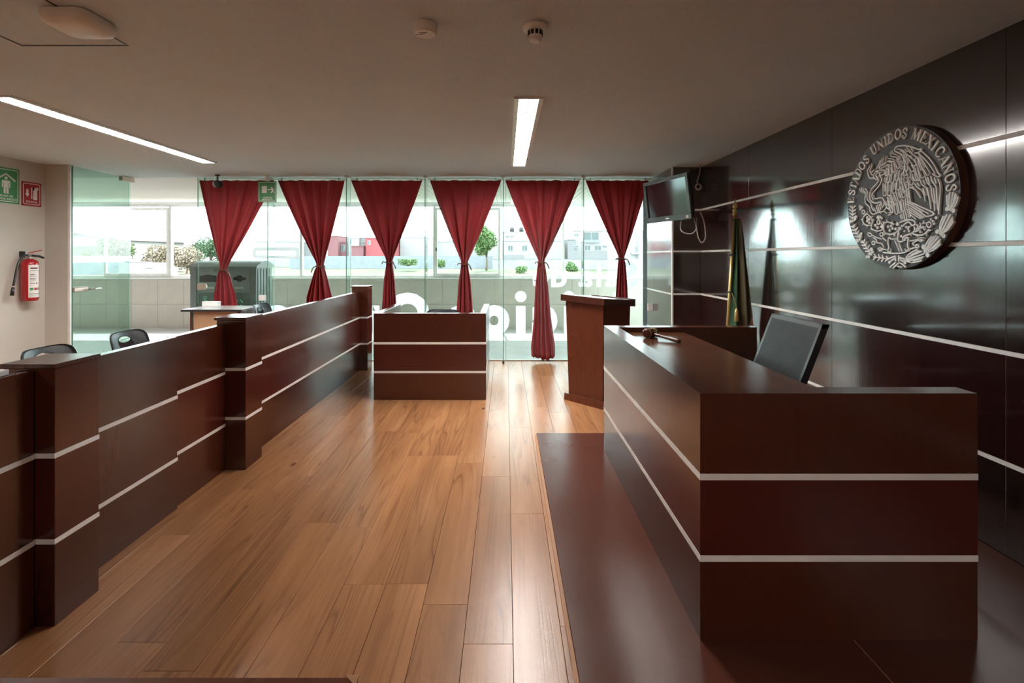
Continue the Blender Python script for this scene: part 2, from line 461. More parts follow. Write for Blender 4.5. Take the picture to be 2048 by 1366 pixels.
# ------------------------------------------------------------------ glass front
FIN = [-4.725, -3.56, -2.385, -1.21, -.04, 1.16, 2.25]
wn = 0
for k in range(len(FIN)-1):
    wn += 1
    x0, x1 = FIN[k]+.004, FIN[k+1]-.004
    w = struct('window_%d' % wn, box(x0, x1, YG-.004, YG+.004, .015, CEIL-.004), M['glass'],
        ['frameless green tinted glass pane with bronze keeper plate beside the doorway','frameless glass pane behind the emergency exit sign',
         'frameless glass pane left of the witness stand', 'frameless glass pane behind the witness stand',
         'frameless glass pane behind the long curtain reaching the floor','frameless glass pane beside the dark column'][k])
    box(x0, x1, YG-.012, YG+.012, 0, .016).build('floor_channel', M['steel'], w)
    if k > 0:
        xf = FIN[k]
        box(xf-.005, xf+.005, 7.474, YG-.006, .02, CEIL-.004).build('glass_fin', M['glass'], w)
        box(xf-.0055, xf+.0055, 7.468, 7.474, .02, CEIL-.004).build('fin_edge', M['glassedge'], w)
        box(xf-.003, xf+.003, YG-.0055, YG+.0055, .02, CEIL-.004).build('joint', M['whitemetal'], w)
        box(xf-.014, xf+.014, 7.45, 7.52, 0, .05).build('fin_foot', M['darkgrey'], w)
        box(xf-.03, xf+.03, 7.46, YG-.01, CEIL-.03, CEIL).build('fin_bracket', M['whitemetal'], w)
W1 = bpy.data.objects['window_1']
box(-4.728, -4.722, YG-.006, YG+.006, .02, CEIL-.004).build('pane_edge', M['glassedge'], W1)
mb = MB(); mb.prism([(-4.72,PZ(579.5,YG)),(-4.60,PZ(579.5,YG)),(-4.58,PZ(576,YG)),(-4.58,PZ(570,YG)),(-4.60,PZ(567,YG)),(-4.72,PZ(567,YG))], 'y', YG-.03, YG-.005)
mb.build('lock_keeper', M['bronze'], W1)
box(PX(519,YG), PX(533,YG), YG-.03, YG-.005, PZ(601,YG), PZ(590,YG)).build('patch_fitting', M['white'], W1)
W6 = bpy.data.objects['window_6']
box(PX(1295,YG), 2.245, YG-.02, YG-.005, PZ(621,YG), PZ(607,YG)).build('patch_fitting', M['white'], W6)
# the open glass door, swung into the room at right angles to the glass front
D1 = struct('door_1', box(-5.754, -5.744, 6.63, 7.62, .012, CEIL-.012), M['doorglass'], 'frameless green glass door standing open with a lever handle')
box(-5.7555, -5.7425, 6.618, 6.63, .012, CEIL-.012).build('pane_edge', M['glassedge'], D1)
mb = MB().box(-5.78, -5.718, 6.62, 6.85, .0+PZ(584,6.7), PZ(574,6.7), bev=.01); mb.build('lock_case', M['bronze'], D1)
mb = MB().tube([(-5.70,6.83,PZ(579,6.75)),(-5.66,6.83,PZ(579,6.75)),(-5.66,6.99,PZ(579,6.75))], .011); mb.build('lever_handle', M['steel'], D1)
box(-5.775, -5.72, 7.46, 7.70, CEIL-.075, CEIL-.01).build('top_patch', M['bronze'], D1)
box(-5.775, -5.72, 7.46, 7.70, .0, .07).build('bottom_patch', M['bronze'], D1)
box(-5.765, -5.755, 7.63, YG, 0, CEIL).build('hinge_jamb', M['glass'], D1)
box(-5.765, -5.735, 6.575, 6.60, 0, CEIL).build('door_jamb', M['whitemetal'], D1)

# ------------------------------------------------------------------ corridor beyond the glass
YP = 11.2
CF = struct('floor_corridor', box(-14, 6, YG, YP+.3, -.3, -.012).box(-14, -5.77, 6.66, YG, -.3, -.012), M['dark'], 'pale tiled corridor floor beyond the glass')
M['cotile'] = plain('pale_floor_tile', (.52,.53,.53), .22, var=.04, vscale=3)
def _ctile(x, y):
    o = bpy.data.objects.new('floor_tile', tm); COL.objects.link(o); o.parent = CF; o.location = (x, y, 0)
tm = box(0, .596, 0, .584, -.012, 0, bev=.002).mesh('floor_tile', M['cotile'])
for i in range(-22, 9):
    for j in range(6):
        _ctile(i*.6, YG+.001+j*.588)
for i in range(-22, -9):
    for j in range(2):
        if i*.6+.6 < -5.76: _ctile(i*.6, YG+.001-(j+1)*.588+(.17 if j else 0))
M['walltile'] = plain('cream_wall_tile', (.50,.455,.39), .4, var=.05, vscale=4)
SILL = 1.125
WP = struct('wall_parapet', box(-14, 6, YP+.012, YP+.22, -.3, SILL-.02), M['whitewall'], 'low cream tiled wall under the corridor windows')
wt = box(0, .577, 0, .012, 0, .556, bev=.002).mesh('wall_tile', M['walltile'])
for i in range(-23, 10):
    for j in range(2):
        o = bpy.data.objects.new('wall_tile', wt); COL.objects.link(o); o.parent = WP; o.location = (i*.58-.26, YP, -.03+j*.56)
box(-14, 6, YP-.05, YP+.22, SILL-.03, SILL).build('window_sill', M['alu'], WP)
CC = struct('ceiling_corridor', box(-14, 6, YG-.02, YP+.3, CEIL+.02, CEIL+.25).box(-14, -5.77, 6.66, YG-.02, CEIL+.001, CEIL+.25), M['whitewall'], 'slatted pale ceiling of the corridor')
M['slat'] = plain('pale_ceiling_slat', (.72,.70,.66), .55)
sm = box(0, .088, 0, YP-YG, 0, .018, bev=.004).mesh('slat', M['slat'])
for i in range(-138, 36):
    o = bpy.data.objects.new('slat', sm); COL.objects.link(o); o.parent = CC; o.location = (i*.095, YG, CEIL)
box(-14, 6, YP-.06, YP+.22, 2.77, CEIL).build('lintel', M['alu'], CC)
struct('wall_corridor_end', box(6, 6.2, YG, YP+.3, -.3, CEIL), M['whitewall'], 'plain cream end wall of the corridor')
struct('wall_corridor_far_end', box(-14.2, -14, YG, YP+.3, -.3, CEIL), M['whitewall'], 'plain cream end wall of the corridor far to the left')
struct('wall_corridor', box(-14, XL-.2, 6.46, 6.66, -.3, CEIL), M['whitewall'], 'cream corridor wall beside the glass front')
# corridor windows: fixed half and sliding half each
mull = [-13.42, -10.48, -7.54, -4.60, -1.61, 1.29, 4.2]
for k in range(len(mull)-1):
    x0, x1 = mull[k], mull[k+1]; wn += 1; xm = (x0+x1)/2
    y0 = YP+.02
    mb = MB()
    mb.box(x0+.0005, x0+.025, y0, y0+.09, SILL+.001, 2.769).box(x1-.025, x1-.0005, y0, y0+.09, SILL+.001, 2.769)
    mb.box(x0+.025, x1-.025, y0, y0+.09, SILL+.001, SILL+.05).box(x0+.025, x1-.025, y0, y0+.09, 2.72, 2.769)
    w = struct('window_%d' % wn, mb, M['alu'], ['corridor window far left seen through the open door','corridor window behind the open glass door','corridor window behind the recycling bin',
        'corridor window left of the witness stand','corridor window in the middle with a sliding sash','corridor window nearest the dark column'][k])
    box(x0+.025, xm, y0+.04, y0+.046, SILL+.05, 2.72).build('pane', M['clearglass'], w)
    sash = k in (1, 4)
    xs0, xs1 = (x0+.025, xm+.03) if k != 1 else (xm, x1-.025)
    if sash:
        mb = MB().box(xs0, xs0+.045, y0-.02, y0+.03, SILL+.05, 2.70).box(xs1-.045, xs1, y0-.02, y0+.03, SILL+.05, 2.70)
        mb.box(xs0+.045, xs1-.045, y0-.02, y0+.03, SILL+.05, SILL+.10).box(xs0+.045, xs1-.045, y0-.02, y0+.03, 2.64, 2.70)
        s_ = mb.build('sash', M['alu'], w)
        if k == 4: box(xs0+.01, xs0+.035, y0-.03, y0-.018, 1.72, 1.80).build('latch', M['darkgrey'], s_)
    box(xm, x1-.025, y0+.05, y0+.056, SILL+.05, 2.72).build('pane', M['clearglass'], w)
# ------------------------------------------------------------------ judge's bench, dais
DZ = .02
DA = thing('dais', 'low dark varnished platform under the judge\'s bench', 'platform', (1.4, 1.5, 0))
part('board', box(.274, 1.4325, -2.2, 4.476, 0, DZ, bev=.002), M['dais'], DA)
part('board', box(1.4355, XR-.003, -2.2, 4.476, 0, DZ, bev=.002), M['dais'], DA)
part('raw_seam', box(1.4325, 1.4355, -2.2, 4.476, 0, DZ-.001), M['rawedge'], DA)
part('edge_trim', box(.256, .2735, -2.2, 4.476, 0, .011), M['rawedge'], DA)

BX, BY, BYF, BXR, BT, TH = .80, 2.06, 4.085, 1.943, 1.036, .10
JB = thing('judge_bench', 'dark wooden judge\'s bench with two pale strips round its sides', 'bench', (1.3, 3.0, DZ))
def stack(root, x0, x1, y0, y1, zb, zt, strips, sh, mats, proud=.0015, bev=.002):
    zs = [zb] + strips + [zt]
    for k in range(len(zs)-1):
        a = zs[k] + (sh/2 if k > 0 else 0); b = zs[k+1] - (sh/2 if k < len(zs)-2 else 0)
        part('board', box(x0, x1, y0, y1, a, b, bev=bev), M[mats[k % len(mats)]], root)
    for z in strips:
        part('strip', box(x0-proud, x1+proud, y0-proud, y1+proud, z-sh/2, z+sh/2), M['strip'], root)
JS = [.356, .692]
def mitred(poly, proud_poly):
    zs = [DZ] + JS + [BT]
    for k in range(3):
        a_ = zs[k] + (.013 if k > 0 else 0); b_ = zs[k+1] - (.013 if k < 2 else 0)
        part('board', MB().prism(poly, 'z', a_, b_), M[['veneer','veneer_red','veneer'][k]], JB)
    for z in JS: part('strip', MB().prism(proud_poly, 'z', z-.013, z+.013), M['strip'], JB)
p_ = .0015; q_ = .0003
mitred([(BX+q_,BY),(BXR,BY),(BXR,BY+TH),(BX+TH+q_,BY+TH)], [(BX-p_+q_,BY-p_),(BXR+p_,BY-p_),(BXR+p_,BY+TH),(BX+TH+q_,BY+TH)])
mitred([(BX,BY+q_),(BX+TH,BY+TH+q_),(BX+TH,BYF-TH-q_),(BX,BYF-q_)], [(BX-p_,BY-p_+q_),(BX+TH,BY+TH+q_),(BX+TH,BYF-TH-q_),(BX-p_,BYF+p_-q_)])
mitred([(BX+q_,BYF),(BX+TH+q_,BYF-TH),(2.0,BYF-TH),(2.0,BYF)], [(BX-p_+q_,BYF+p_),(BX+TH+q_,BYF-TH),(2.0+p_,BYF-TH),(2.0+p_,BYF+p_)])
part('worktop', box(BX+TH+.001, 1.42, BY+TH+.001, BYF-TH-.001, .965, .997, bev=.003), M['worktop'], JB)

# gavel on the bench
GV = thing('gavel', 'dark turned wooden gavel with a gilt band lying on the judge\'s bench', 'gavel', (1.07, 3.76, .997))
gh = Vector((1.075, 3.72, 1.032)); hx = Vector((.86, .5, 0)).normalized(); hd = Vector((.46, -.88, 0)).normalized()
mb = MB().lathe([(.020,-.055),(.031,-.052),(.034,-.045),(.034,-.030),(.030,-.027),(.033,-.02),(.034,0),(.033,.02),(.030,.027),(.034,.030),(.034,.045),(.031,.052),(.020,.055)], gh, hx, 24)
part('head', mb, M['veneer'], GV)
for s in (-.034, .026): part('band', MB().lathe([(.0352,s),(.0352,s+.008)], gh, hx, 24), M['gold'], GV)
mb = MB().lathe([(.010,.02),(.012,.05),(.014,.06),(.010,.075),(.011,.12),(.014,.22),(.016,.27),(.012,.285),(.004,.29)], gh - Vector((0,0,.004)), (hd+Vector((0,0,-.055))).normalized(), 16)
part('handle', mb, M['veneer'], GV)

# judge's chair behind the bench
JC = thing('office_chair', 'black mesh-backed office chair behind the judge\'s bench', 'chair', (1.50, 3.03, DZ))
cy0, cy1 = 2.765, 3.296
def lean(z): return 1.634 + (z-.92)*.385      # backrest plane leaning back
def slab(y0, y1, z0, z1, t):
    mb = MB(); p = [(lean(z0), z0), (lean(z1), z1)]
    v = []
    for dx in (0, t):
        for (x, z) in p:
            for y in (y0, y1): v.append((x+dx, y, z))
    mb.add(v, [(0,1,3,2),(4,6,7,5),(0,4,5,1),(2,3,7,6),(0,2,6,4),(1,5,7,3)]); return mb
M['mesh'] = plain('black_mesh_fabric', (.016,.016,.018), .5, spec=.12, var=.25, vscale=5)
part('backrest', slab(cy0+.02, cy1-.02, .62, 1.205, .022), M['mesh'], JC)
fr = slab(cy0, cy0+.022, .60, 1.222, .04)
part('back_frame', fr, M['black'], JC); part('back_frame', slab(cy1-.022, cy1, .60, 1.222, .04), M['black'], JC)
part('back_frame', slab(cy0, cy1, 1.20, 1.224, .04), M['black'], JC); part('back_frame', slab(cy0, cy1, .60, .63, .04), M['black'], JC)
part('back_spine', slab(3.0, 3.06, .45, .8, .06).shift((.03,0,0)), M['black'], JC)
part('seat', box(1.22, 1.60, 2.79, 3.27, .43, .50, bev=.03), M['mesh'], JC)
part('gas_column', MB().lathe([(.025,.10),(.025,.44)], (1.46,3.03,0), n=16), M['steel'], JC)
for k in range(5):
    a = k*2*math.pi/5 + .3; ex, ey = 1.46+.27*math.cos(a), 3.03+.27*math.sin(a)
    lg = part('base_leg', MB().tube([(1.46,3.03,.12),(ex,ey,.085)], [.022,.014]), M['black'], JC)
    part('castor', MB().lathe([(.026,-.02),(.026,.02)], (ex,ey,DZ+.027), (math.sin(a),-math.cos(a),0), 14), M['black'], JC, parent=lg)
for yy in (2.77, 3.26):
    part('armrest', box(1.22, 1.50, yy, yy+.04, .66, .69, bev=.01), M['black'], JC)
    part('arm_post', box(1.36, 1.39, yy+.005, yy+.035, .47, .66), M['black'], JC)

# flag on a pole beside the wall
FG = thing('flag', 'furled green white and red flag on a gilt pole by the dark wall', 'flag', (2.30, 5.33, 0))
pt = Vector((2.44, 5.33, 2.12)); pb = Vector((2.315, 5.33, .06))
part('pole', MB().tube([pb, pt], .016, 12), M['gold'], FG)
ax = (pt-pb).normalized()
part('finial', MB().lathe([(.014,0),(.024,.02),(.016,.035),(.020,.05),(.024,.065),(.010,.075),(.026,.10),(.020,.125),(.006,.16),(.001,.185)], pt-ax*.09, ax, 16), M['gold'], FG)
part('base', MB().lathe([(.17,0),(.17,.02),(.05,.05),(.03,.14),(.024,.15)], (2.31,5.33,0.001)), M['gold'], FG)
def make_flag():
    m, nt, b = new_mat('tricolour_flag_cloth')
    tc = nt.nodes.new('ShaderNodeTexCoord'); sp = nt.nodes.new('ShaderNodeSeparateXYZ'); nt.links.new(tc.outputs['UV'], sp.inputs[0])
    c = ramp(nt, sp.outputs[0], [(0,(.05,.045,.02)), (.18,(.05,.20,.10)), (.30,(.06,.16,.08)), (.40,(.12,.095,.045)), (1.0,(.095,.08,.042))])
    c = mix(nt, ramp(nt, math_(nt,'SUBTRACT', math_(nt,'MULTIPLY', sp.outputs[0], .55), sp.outputs[1]), [(.30,0.0),(.305,1.0)]), c, (.42,.20,.15))
    n = noise(nt, coords(nt), 30, 3); c = mix(nt, math_(nt,'MULTIPLY', n, .4), c, (.02,.02,.012))
    nt.links.new(c, b.inputs['Base Color']); b.inputs['Roughness'].default_value = .6
    return m
M['flag'] = make_flag()
NS, NT = 40, 30; vs, fs, uvs = [], [], []
for j in range(NT+1):
    t = j/NT; z = 2.0 - t*1.28; c0 = pb + (pt-pb)*((z-pb.z)/(pt.z-pb.z))
    wdt = .03 + .20*min(1, t*1.15)**.9
    for i in range(NS+1):
        s = i/NS
        x = c0.x + .018 + wdt*s; y = 5.33 - .04*s + (.012+.035*t)*math.sin(s*15+t*1.2) + .02*math.sin(s*5)
        vs.append((x, y, z - .10*s*t)); uvs.append((s, 1-t))
for j in range(NT):
    for i in range(NS): a = j*(NS+1)+i; fs.append((a, a+1, a+NS+2, a+NS+1))
mb = MB().add(vs, fs, True); o = part('cloth', mb, M['flag'], FG)
uvl = o.data.uv_layers.new(name='UVMap')
for lp in o.data.loops: uvl.data[lp.index].uv = uvs[lp.vertex_index]
so = o.modifiers.new('thickness', 'SOLIDIFY'); so.thickness = .003
for zz in (1.99, 1.62, 1.22):
    c0 = pb + (pt-pb)*((zz-pb.z)/(pt.z-pb.z))
    part('tie_cord', MB().tube([(c0.x+.024*math.cos(a), c0.y+.024*math.sin(a), zz+.008*math.sin(2*a)) for a in [k*math.pi/8 for k in range(16)]], .007, 6, True), M['bindark'], FG)
part('tassel', MB().lathe([(.006,0),(.012,-.02),(.02,-.03),(.024,-.14),(.02,-.145)], (2.43,5.27,1.06), n=12), M['gold'], FG)
part('cord', MB().tube(spline([(2.395,5.31,1.22),(2.41,5.28,1.15),(2.43,5.27,1.06)],4), .005, 6), M['gold'], FG)

# lectern
LC = thing('lectern', 'reddish brown wooden lectern standing before the long red curtain', 'lectern', (1.03, 5.59, 0))
Lp, Fp, Rp, Bp = Vector((.65,5.60)), Vector((1.016,5.21)), Vector((1.405,5.575)), Vector((1.04,5.965))
cen = (Lp+Fp+Rp+Bp)/4
def quad(scale, ref=(Lp,Fp,Rp,Bp)): return [cen + (p-cen)*scale for p in ref]
def solid(bot, top, zb, zt):
    v = [(p.x,p.y,z) for p, z in zip(bot, zb)] + [(p.x,p.y,z) for p, z in zip(top, zt)]
    return MB().add(v, [(3,2,1,0),(4,5,6,7),(0,1,5,4),(1,2,6,5),(2,3,7,6),(3,0,4,7)])
part('base', solid(quad(1.0), quad(.99), [0]*4, [.075]*4), M['lectern'], LC)
nb = quad(.86); nt_ = quad(.95)
zt = [1.122, 1.105, 1.055, 1.072]
part('body', solid(nb, nt_, [.075]*4, zt), M['lectern'], LC)
# right hand side is open towards the speaker: darker inset panel and shelf edge
tq = quad(1.10)
part('top', solid(tq, tq, [1.108,1.091,1.043,1.060], [1.178,1.162,1.114,1.130]), M['lectern_dark'], LC)
e1 = (Rp-Fp).normalized(); e2 = (Lp-Fp).normalized(); nrm = -e2
part('front_stile', solid([Fp+(cen-Fp)*.13 - e2*.0 + e1*.02 + nrm*.004, Fp+(cen-Fp)*.13 + e1*.05 + nrm*.004, Fp+(cen-Fp)*.13 + e1*.05, Fp+(cen-Fp)*.13+e1*.02],
    [Fp+(cen-Fp)*.05 + e1*.02 + nrm*.004, Fp+(cen-Fp)*.05 + e1*.05+ nrm*.004, Fp+(cen-Fp)*.05 + e1*.05, Fp+(cen-Fp)*.05+e1*.02], [.08]*4, [1.08]*4), M['lectern_dark'], LC)
bq = [tq[3]+(tq[0]-tq[3])*.02, tq[3]+(tq[2]-tq[3])*.05, tq[2], tq[2]+(tq[3]-tq[2])*.02]
part('book_stop', solid([tq[3], tq[2], tq[2]+(tq[1]-tq[2])*.04, tq[3]+(tq[0]-tq[3])*.04], [tq[3], tq[2], tq[2]+(tq[1]-tq[2])*.04, tq[3]+(tq[0]-tq[3])*.04], [1.13,1.114,1.115,1.131], [1.142,1.126,1.127,1.143]), M['lectern_dark'], LC)

# witness stand
WS = thing('witness_stand', 'three-sided dark wooden witness stand with two pale strips', 'witness stand', (-.85, 6.1, 0))
wy, wyb = 5.575, 6.69
wx0, wx1, wz = -1.477, -.223, .965
wst = [.312, .632]
stack(WS, wx0, wx1, wy, wy+.07, 0, wz, wst, .024, ['veneer','veneer_red','veneer'])
stack(WS, wx0, wx0+.07, wy+.071, wyb, 0, wz, wst, .024, ['veneer','veneer_red','veneer'])
stack(WS, wx1-.07, wx1, wy+.071, wyb, 0, wz, wst, .024, ['veneer','veneer_red','veneer'])

# ------------------------------------------------------------------ railing on the left
def rail_panel(label, x, y0, y1, top, strips, th=.055, mats=('veneer','veneer','veneer')):
    r = thing('court_railing', label, 'railing', (x-th/2, (y0+y1)/2, 0), group='panels of the left railing')
    stack(r, x-th, x, y0, y1, 0, top, strips, .021, list(mats)); return r
def rail_post(label, x0, x1, y0, y1, top, strips):
    r = thing('rail_post', label, 'post', ((x0+x1)/2, (y0+y1)/2, 0), group='posts of the left railing')
    stack(r, x0, x1, y0, y1, 0, top-.02, strips, .021, ['veneer','veneer_red','veneer'])
    part('cap', box(x0-.018, x1+.006, y0-.008, y1+.006, top-.02, top, bev=.003), M['veneer'], r); return r
rail_panel('railing panel cut by the left picture edge, nearest of all', -2.03, -.3, 2.15, 1.11, [.367,.738])
rail_post('nearest capped railing post, in the left foreground', -2.17, -1.95, 2.16, 2.395, 1.135, [.367,.738])
rail_panel('dark railing panel just beyond the nearest post', -2.085, 2.40, 3.172, 1.09, [.316,.709])
rail_panel('dark railing panel just before the middle post', -2.103, 3.174, 3.745, 1.09, [.338,.727], mats=('veneer','veneer_red','veneer'))
rail_post('middle capped railing post halfway to the windows', -2.17, -1.953, 3.75, 4.0, 1.142, [.385,.753])
rail_panel('long glossy railing panel reaching towards the windows', -2.05, 4.005, 7.00, 1.107, [.375,.743], mats=('veneer','veneer_red','veneer'))
rail_post('farthest capped railing post, near the windows', -2.16, -1.94, 7.01, 7.24, 1.185, [.375,.743])
# rail end in the very foreground
FR = thing('front_rail', 'reddish brown rail top crossing the bottom left corner of the view', 'railing', (-1.4, .66, 0))
part('rail_top', box(-2.6, -.2125, .60, .722, .945, .995, bev=.004), M['lectern'], FR)
part('rail_board', box(-2.6, -.23, .625, .70, 0, .945, bev=.002), M['veneer'], FR)
part('chipped_corner', MB().prism([(-.2122,.7223),(-.232,.7223),(-.2122,.704)], 'z', .9935, .9958), M['rawedge'], FR)

WCd = thing('white_card', 'small white card resting on the nearest railing panel at the left edge', 'card', (-2.085, 2.01, 1.111))
part('card', box(-2.115, -2.056, 1.94, 2.07, 1.1105, 1.133, bev=.002), M['paper'], WCd)
# ------------------------------------------------------------------ plastic chairs with a hand hole
def shell_back(w=.45, h=.40, th=.012, n=56):
    """rounded panel with an elliptical hole, bowed around the sitter; returns MB in local space, bottom centre at origin"""
    outer = []; hole = []
    hx, hz, hc = .072, .026, h-.075
    for i in range(n):
        a = 2*math.pi*i/n; ca, sa = math.cos(a), math.sin(a)
        e = 5.0
        r = (abs(ca)**e + abs(sa)**e)**(-1/e)
        zz = h/2 + sa*r*h/2
        taper = 1.0 - .10*(1-zz/h) - .05*max(0,(zz/h-.7))
        outer.append((ca*r*w/2*taper, zz)); 
        hole.append((hx*ca, hc + hz*sa))
    rings = 5; v = []; f = []
    def bow(x, z): return 1.15*x*x - .10*(z-.1)**2*2 + .02
    for side in (0, 1):
        for k in range(rings+1):
            t = k/rings
            for (ox, oz), (ix, iz) in zip(outer, hole):
                x = ix+(ox-ix)*t; z = iz+(oz-iz)*t
                v.append((x, bow(x, z)*-1 + (0 if side == 0 else th), z))
    R = (rings+1)*n
    for side in (0, 1):
        for k in range(rings):
            for i in range(n):
                j = (i+1) % n; q = (side*R+k*n+i, side*R+k*n+j, side*R+(k+1)*n+j, side*R+(k+1)*n+i)
                f.append(q if side else q[::-1])
    for i in range(n):
        j = (i+1) % n
        f.append((rings*n+i, rings*n+j, R+rings*n+j, R+rings*n+i)); f.append((i, R+i, R+j, j))
    return MB().add(v, f, True)
def make_chair():
    r = thing('stacking_chair', 'x', 'chair', (0,0,0), 0, 'plastic stacking chairs with a hand hole')
    # local space: sitter faces -y, backrest at +y
    bk = shell_back(); bk.xf(Matrix.Translation((0,.20,.54)) @ Matrix.Rotation(math.radians(-11),4,'X'))
    part('backrest', bk, M['chair'], r, world=False)
    v = []; f = []; n = 14
    for j in range(n+1):
        for i in range(n+1):
            x = -.22+.44*i/n; y = -.22+.42*j/n
            v.append((x, y, .445 + .02*(x/.22)**2 - (.03*((-.22-y)/.1+1)**2 if y < -.12 else 0)))
    m_ = len(v); v += [(p[0],p[1],p[2]-.012) for p in v]
    for j in range(n):
        for i in range(n):
            a = j*(n+1)+i; f.append((a,a+1,a+n+2,a+n+1)); f.append((m_+a,m_+a+n+1,m_+a+n+2,m_+a+1))
    part('seat', MB().add(v, f, True), M['chair'], r, world=False)
    for s in (-1, 1):
        part('leg', MB().tube([(s*.24,-.24,0),(s*.215,-.18,.43),(s*.215,0,.432)], .011), M['steel'], r, world=False)
        part('leg', MB().tube([(s*.24,.27,0),(s*.21,.17,.42),(s*.205,.20,.56),(s*.19,.235,.70)], .011), M['steel'], r, world=False)
    part('cross_bar', MB().tube([(-.215,-.1,.428),(.215,-.1,.428)], .010), M['steel'], r, world=False)
    return r
c0 = make_chair()
spots = [(-3.15, 3.68, 90, 1.0, 'charcoal plastic chair directly behind the nearest railing post, below the fire extinguisher'),
         (-3.15, 4.46, 90, 1.0, 'charcoal plastic chair in front of the open glass door'),
         (-3.13, 6.87, 90, 1.02, 'plastic chair shining white behind the small grey-topped table'),
         (-2.58, 6.52, 90, 1.0, 'plastic chair shining white between the small table and the long railing panel'),
         (-.79, 6.03, 0, 1.0, 'plastic chair peeking over the top of the witness stand')]
for i, (x, y, a, sc, lab) in enumerate(spots):
    c = c0 if i == 0 else copy_tree(c0)
    c.location = (x, y, 0); c.rotation_euler = (0, 0, math.radians(a)); c.scale = (sc, sc, sc); c['label'] = lab

# small table by the windows
TB = thing('side_table', 'small grey-topped table with tan front below the first curtain', 'table', (-3.86, 6.86, 0))
tz = .90
part('top', box(-4.29, -3.49, 6.60, 7.14, tz-.03, tz, bev=.004), M['greytop'], TB)
part('edging', box(-4.292, -3.488, 6.597, 6.602, tz-.031, tz-.001), M['blackedge'], TB)
part('front_panel', box(-4.15, -3.56, 6.645, 6.665, .12, tz-.03), M['tan'], TB)
part('side_panel', box(-4.19, -4.165, 6.63, 7.09, 0, tz-.03), M['lectern_dark'], TB)
part('side_panel', box(-3.56, -3.535, 6.63, 7.09, 0, tz-.03), M['lectern_dark'], TB)
PP = thing('paper_stack', 'white stack of paper standing at the back of the small table', 'paper', (-4.17, 7.08, tz))
part('sheets', box(-4.28, -4.06, 7.04, 7.12, tz, tz+.065), M['paper'], PP)

# ------------------------------------------------------------------ television
TVR = Vector((1.85, 5.0, 0)); TVL = Vector((1.63, 5.8, 0))
TV = thing('television', 'flat black television tilted down from the wall near the ceiling', 'television', (1.74, 5.4, 2.215))
wdir = (TVR-TVL).normalized(); wlen = (TVR-TVL).length
nout = Vector((wdir.y, -wdir.x, 0)); 
if nout.x > 0: nout = -nout
TMX = Matrix.Translation((1.74,5.4,2.215)) @ Matrix(((wdir.x, nout.x, 0, 0),(wdir.y, nout.y, 0, 0),(0,0,1,0),(0,0,0,1))) @ Matrix.Rotation(math.radians(-7),4,'X')
def tvp(name, mb, mat, parent=None): mb.xf(TMX); return part(name, mb, mat, TV, parent=parent)
hw, hh = wlen/2, .235
mb = MB()
for (x0,x1,z0,z1) in ((-hw,hw,hh-.04,hh),(-hw,hw,-hh,-hh+.062),(-hw,-hw+.042,-hh+.062,hh-.04),(hw-.042,hw,-hh+.062,hh-.04)):
    mb.box(x0,x1,0,.022,z0,z1,bev=.004)
M['bezel'] = plain('tv_bezel', (.035,.04,.042), .25)
M['screen'] = plain('tv_screen', (.006,.006,.007), .09, spec=.7)
tvp('bezel', mb, M['bezel'])
tvp('screen', box(-hw+.04,hw-.04,-.004,.008,-hh+.06,hh-.038), M['screen'])
tvp('housing', MB().box(-hw+.01,hw-.01,-.04,-.003,-hh+.01,hh-.01,bev=.01).box(-.25,.25,-.075,-.04,-.16,.14,bev=.015), M['black'])
tvp('logo', box(-.03,.03,.022,.0235,-hh+.026,-hh+.038), M['steel'])
tvp('sticker', box(hw-.085,hw-.045,.022,.0235,-hh+.012,-hh+.04), M['greycable'])
part('wall_arm', MB().tube([(2.32,6.76,2.2),(1.95,5.75,2.2),(1.80,5.42,2.2)], .025, 8), M['black'], TV)
part('wall_plate', box(2.27, 2.40, 6.745, 6.766, 2.08, 2.32), M['black'], TV)
part('cable', MB().tube(spline([(1.86,5.28,2.02),(1.85,5.30,1.90),(1.87,5.25,1.85),(1.93,5.18,1.84),(1.96,5.14,1.90),(1.95,5.12,2.0)],6), .006, 6), M['greycable'], TV)
part('cable', MB().tube(spline([(1.93,5.15,2.02),(1.95,5.12,1.9),(1.96,5.1,1.80),(1.99,5.08,1.74),(2.02,5.06,1.80),(2.0,5.05,1.95),(1.96,5.05,2.05)],6), .006, 6), M['greycable'], TV)
CB = thing('ceiling_cable', 'loose grey cable with a coiled end dangling from the ceiling right of the television', 'cable', (PX(1397,6.6), 6.6, 2.5))
xk = PX(1400,6.6)
part('cord', MB().tube(spline([(xk, 6.6, CEIL-.002),(xk-.01,6.58,2.70),(xk-.035,6.6,2.60),(xk-.03,6.6,2.545)],6), .007, 6), M['greycable'], CB)
part('coil', MB().tube([(xk-.02+.035*math.cos(a), 6.6, 2.52+.035*math.sin(a)) for a in [k*math.pi/8 for k in range(16)]], .014, 6, True), M['greycable'], CB)

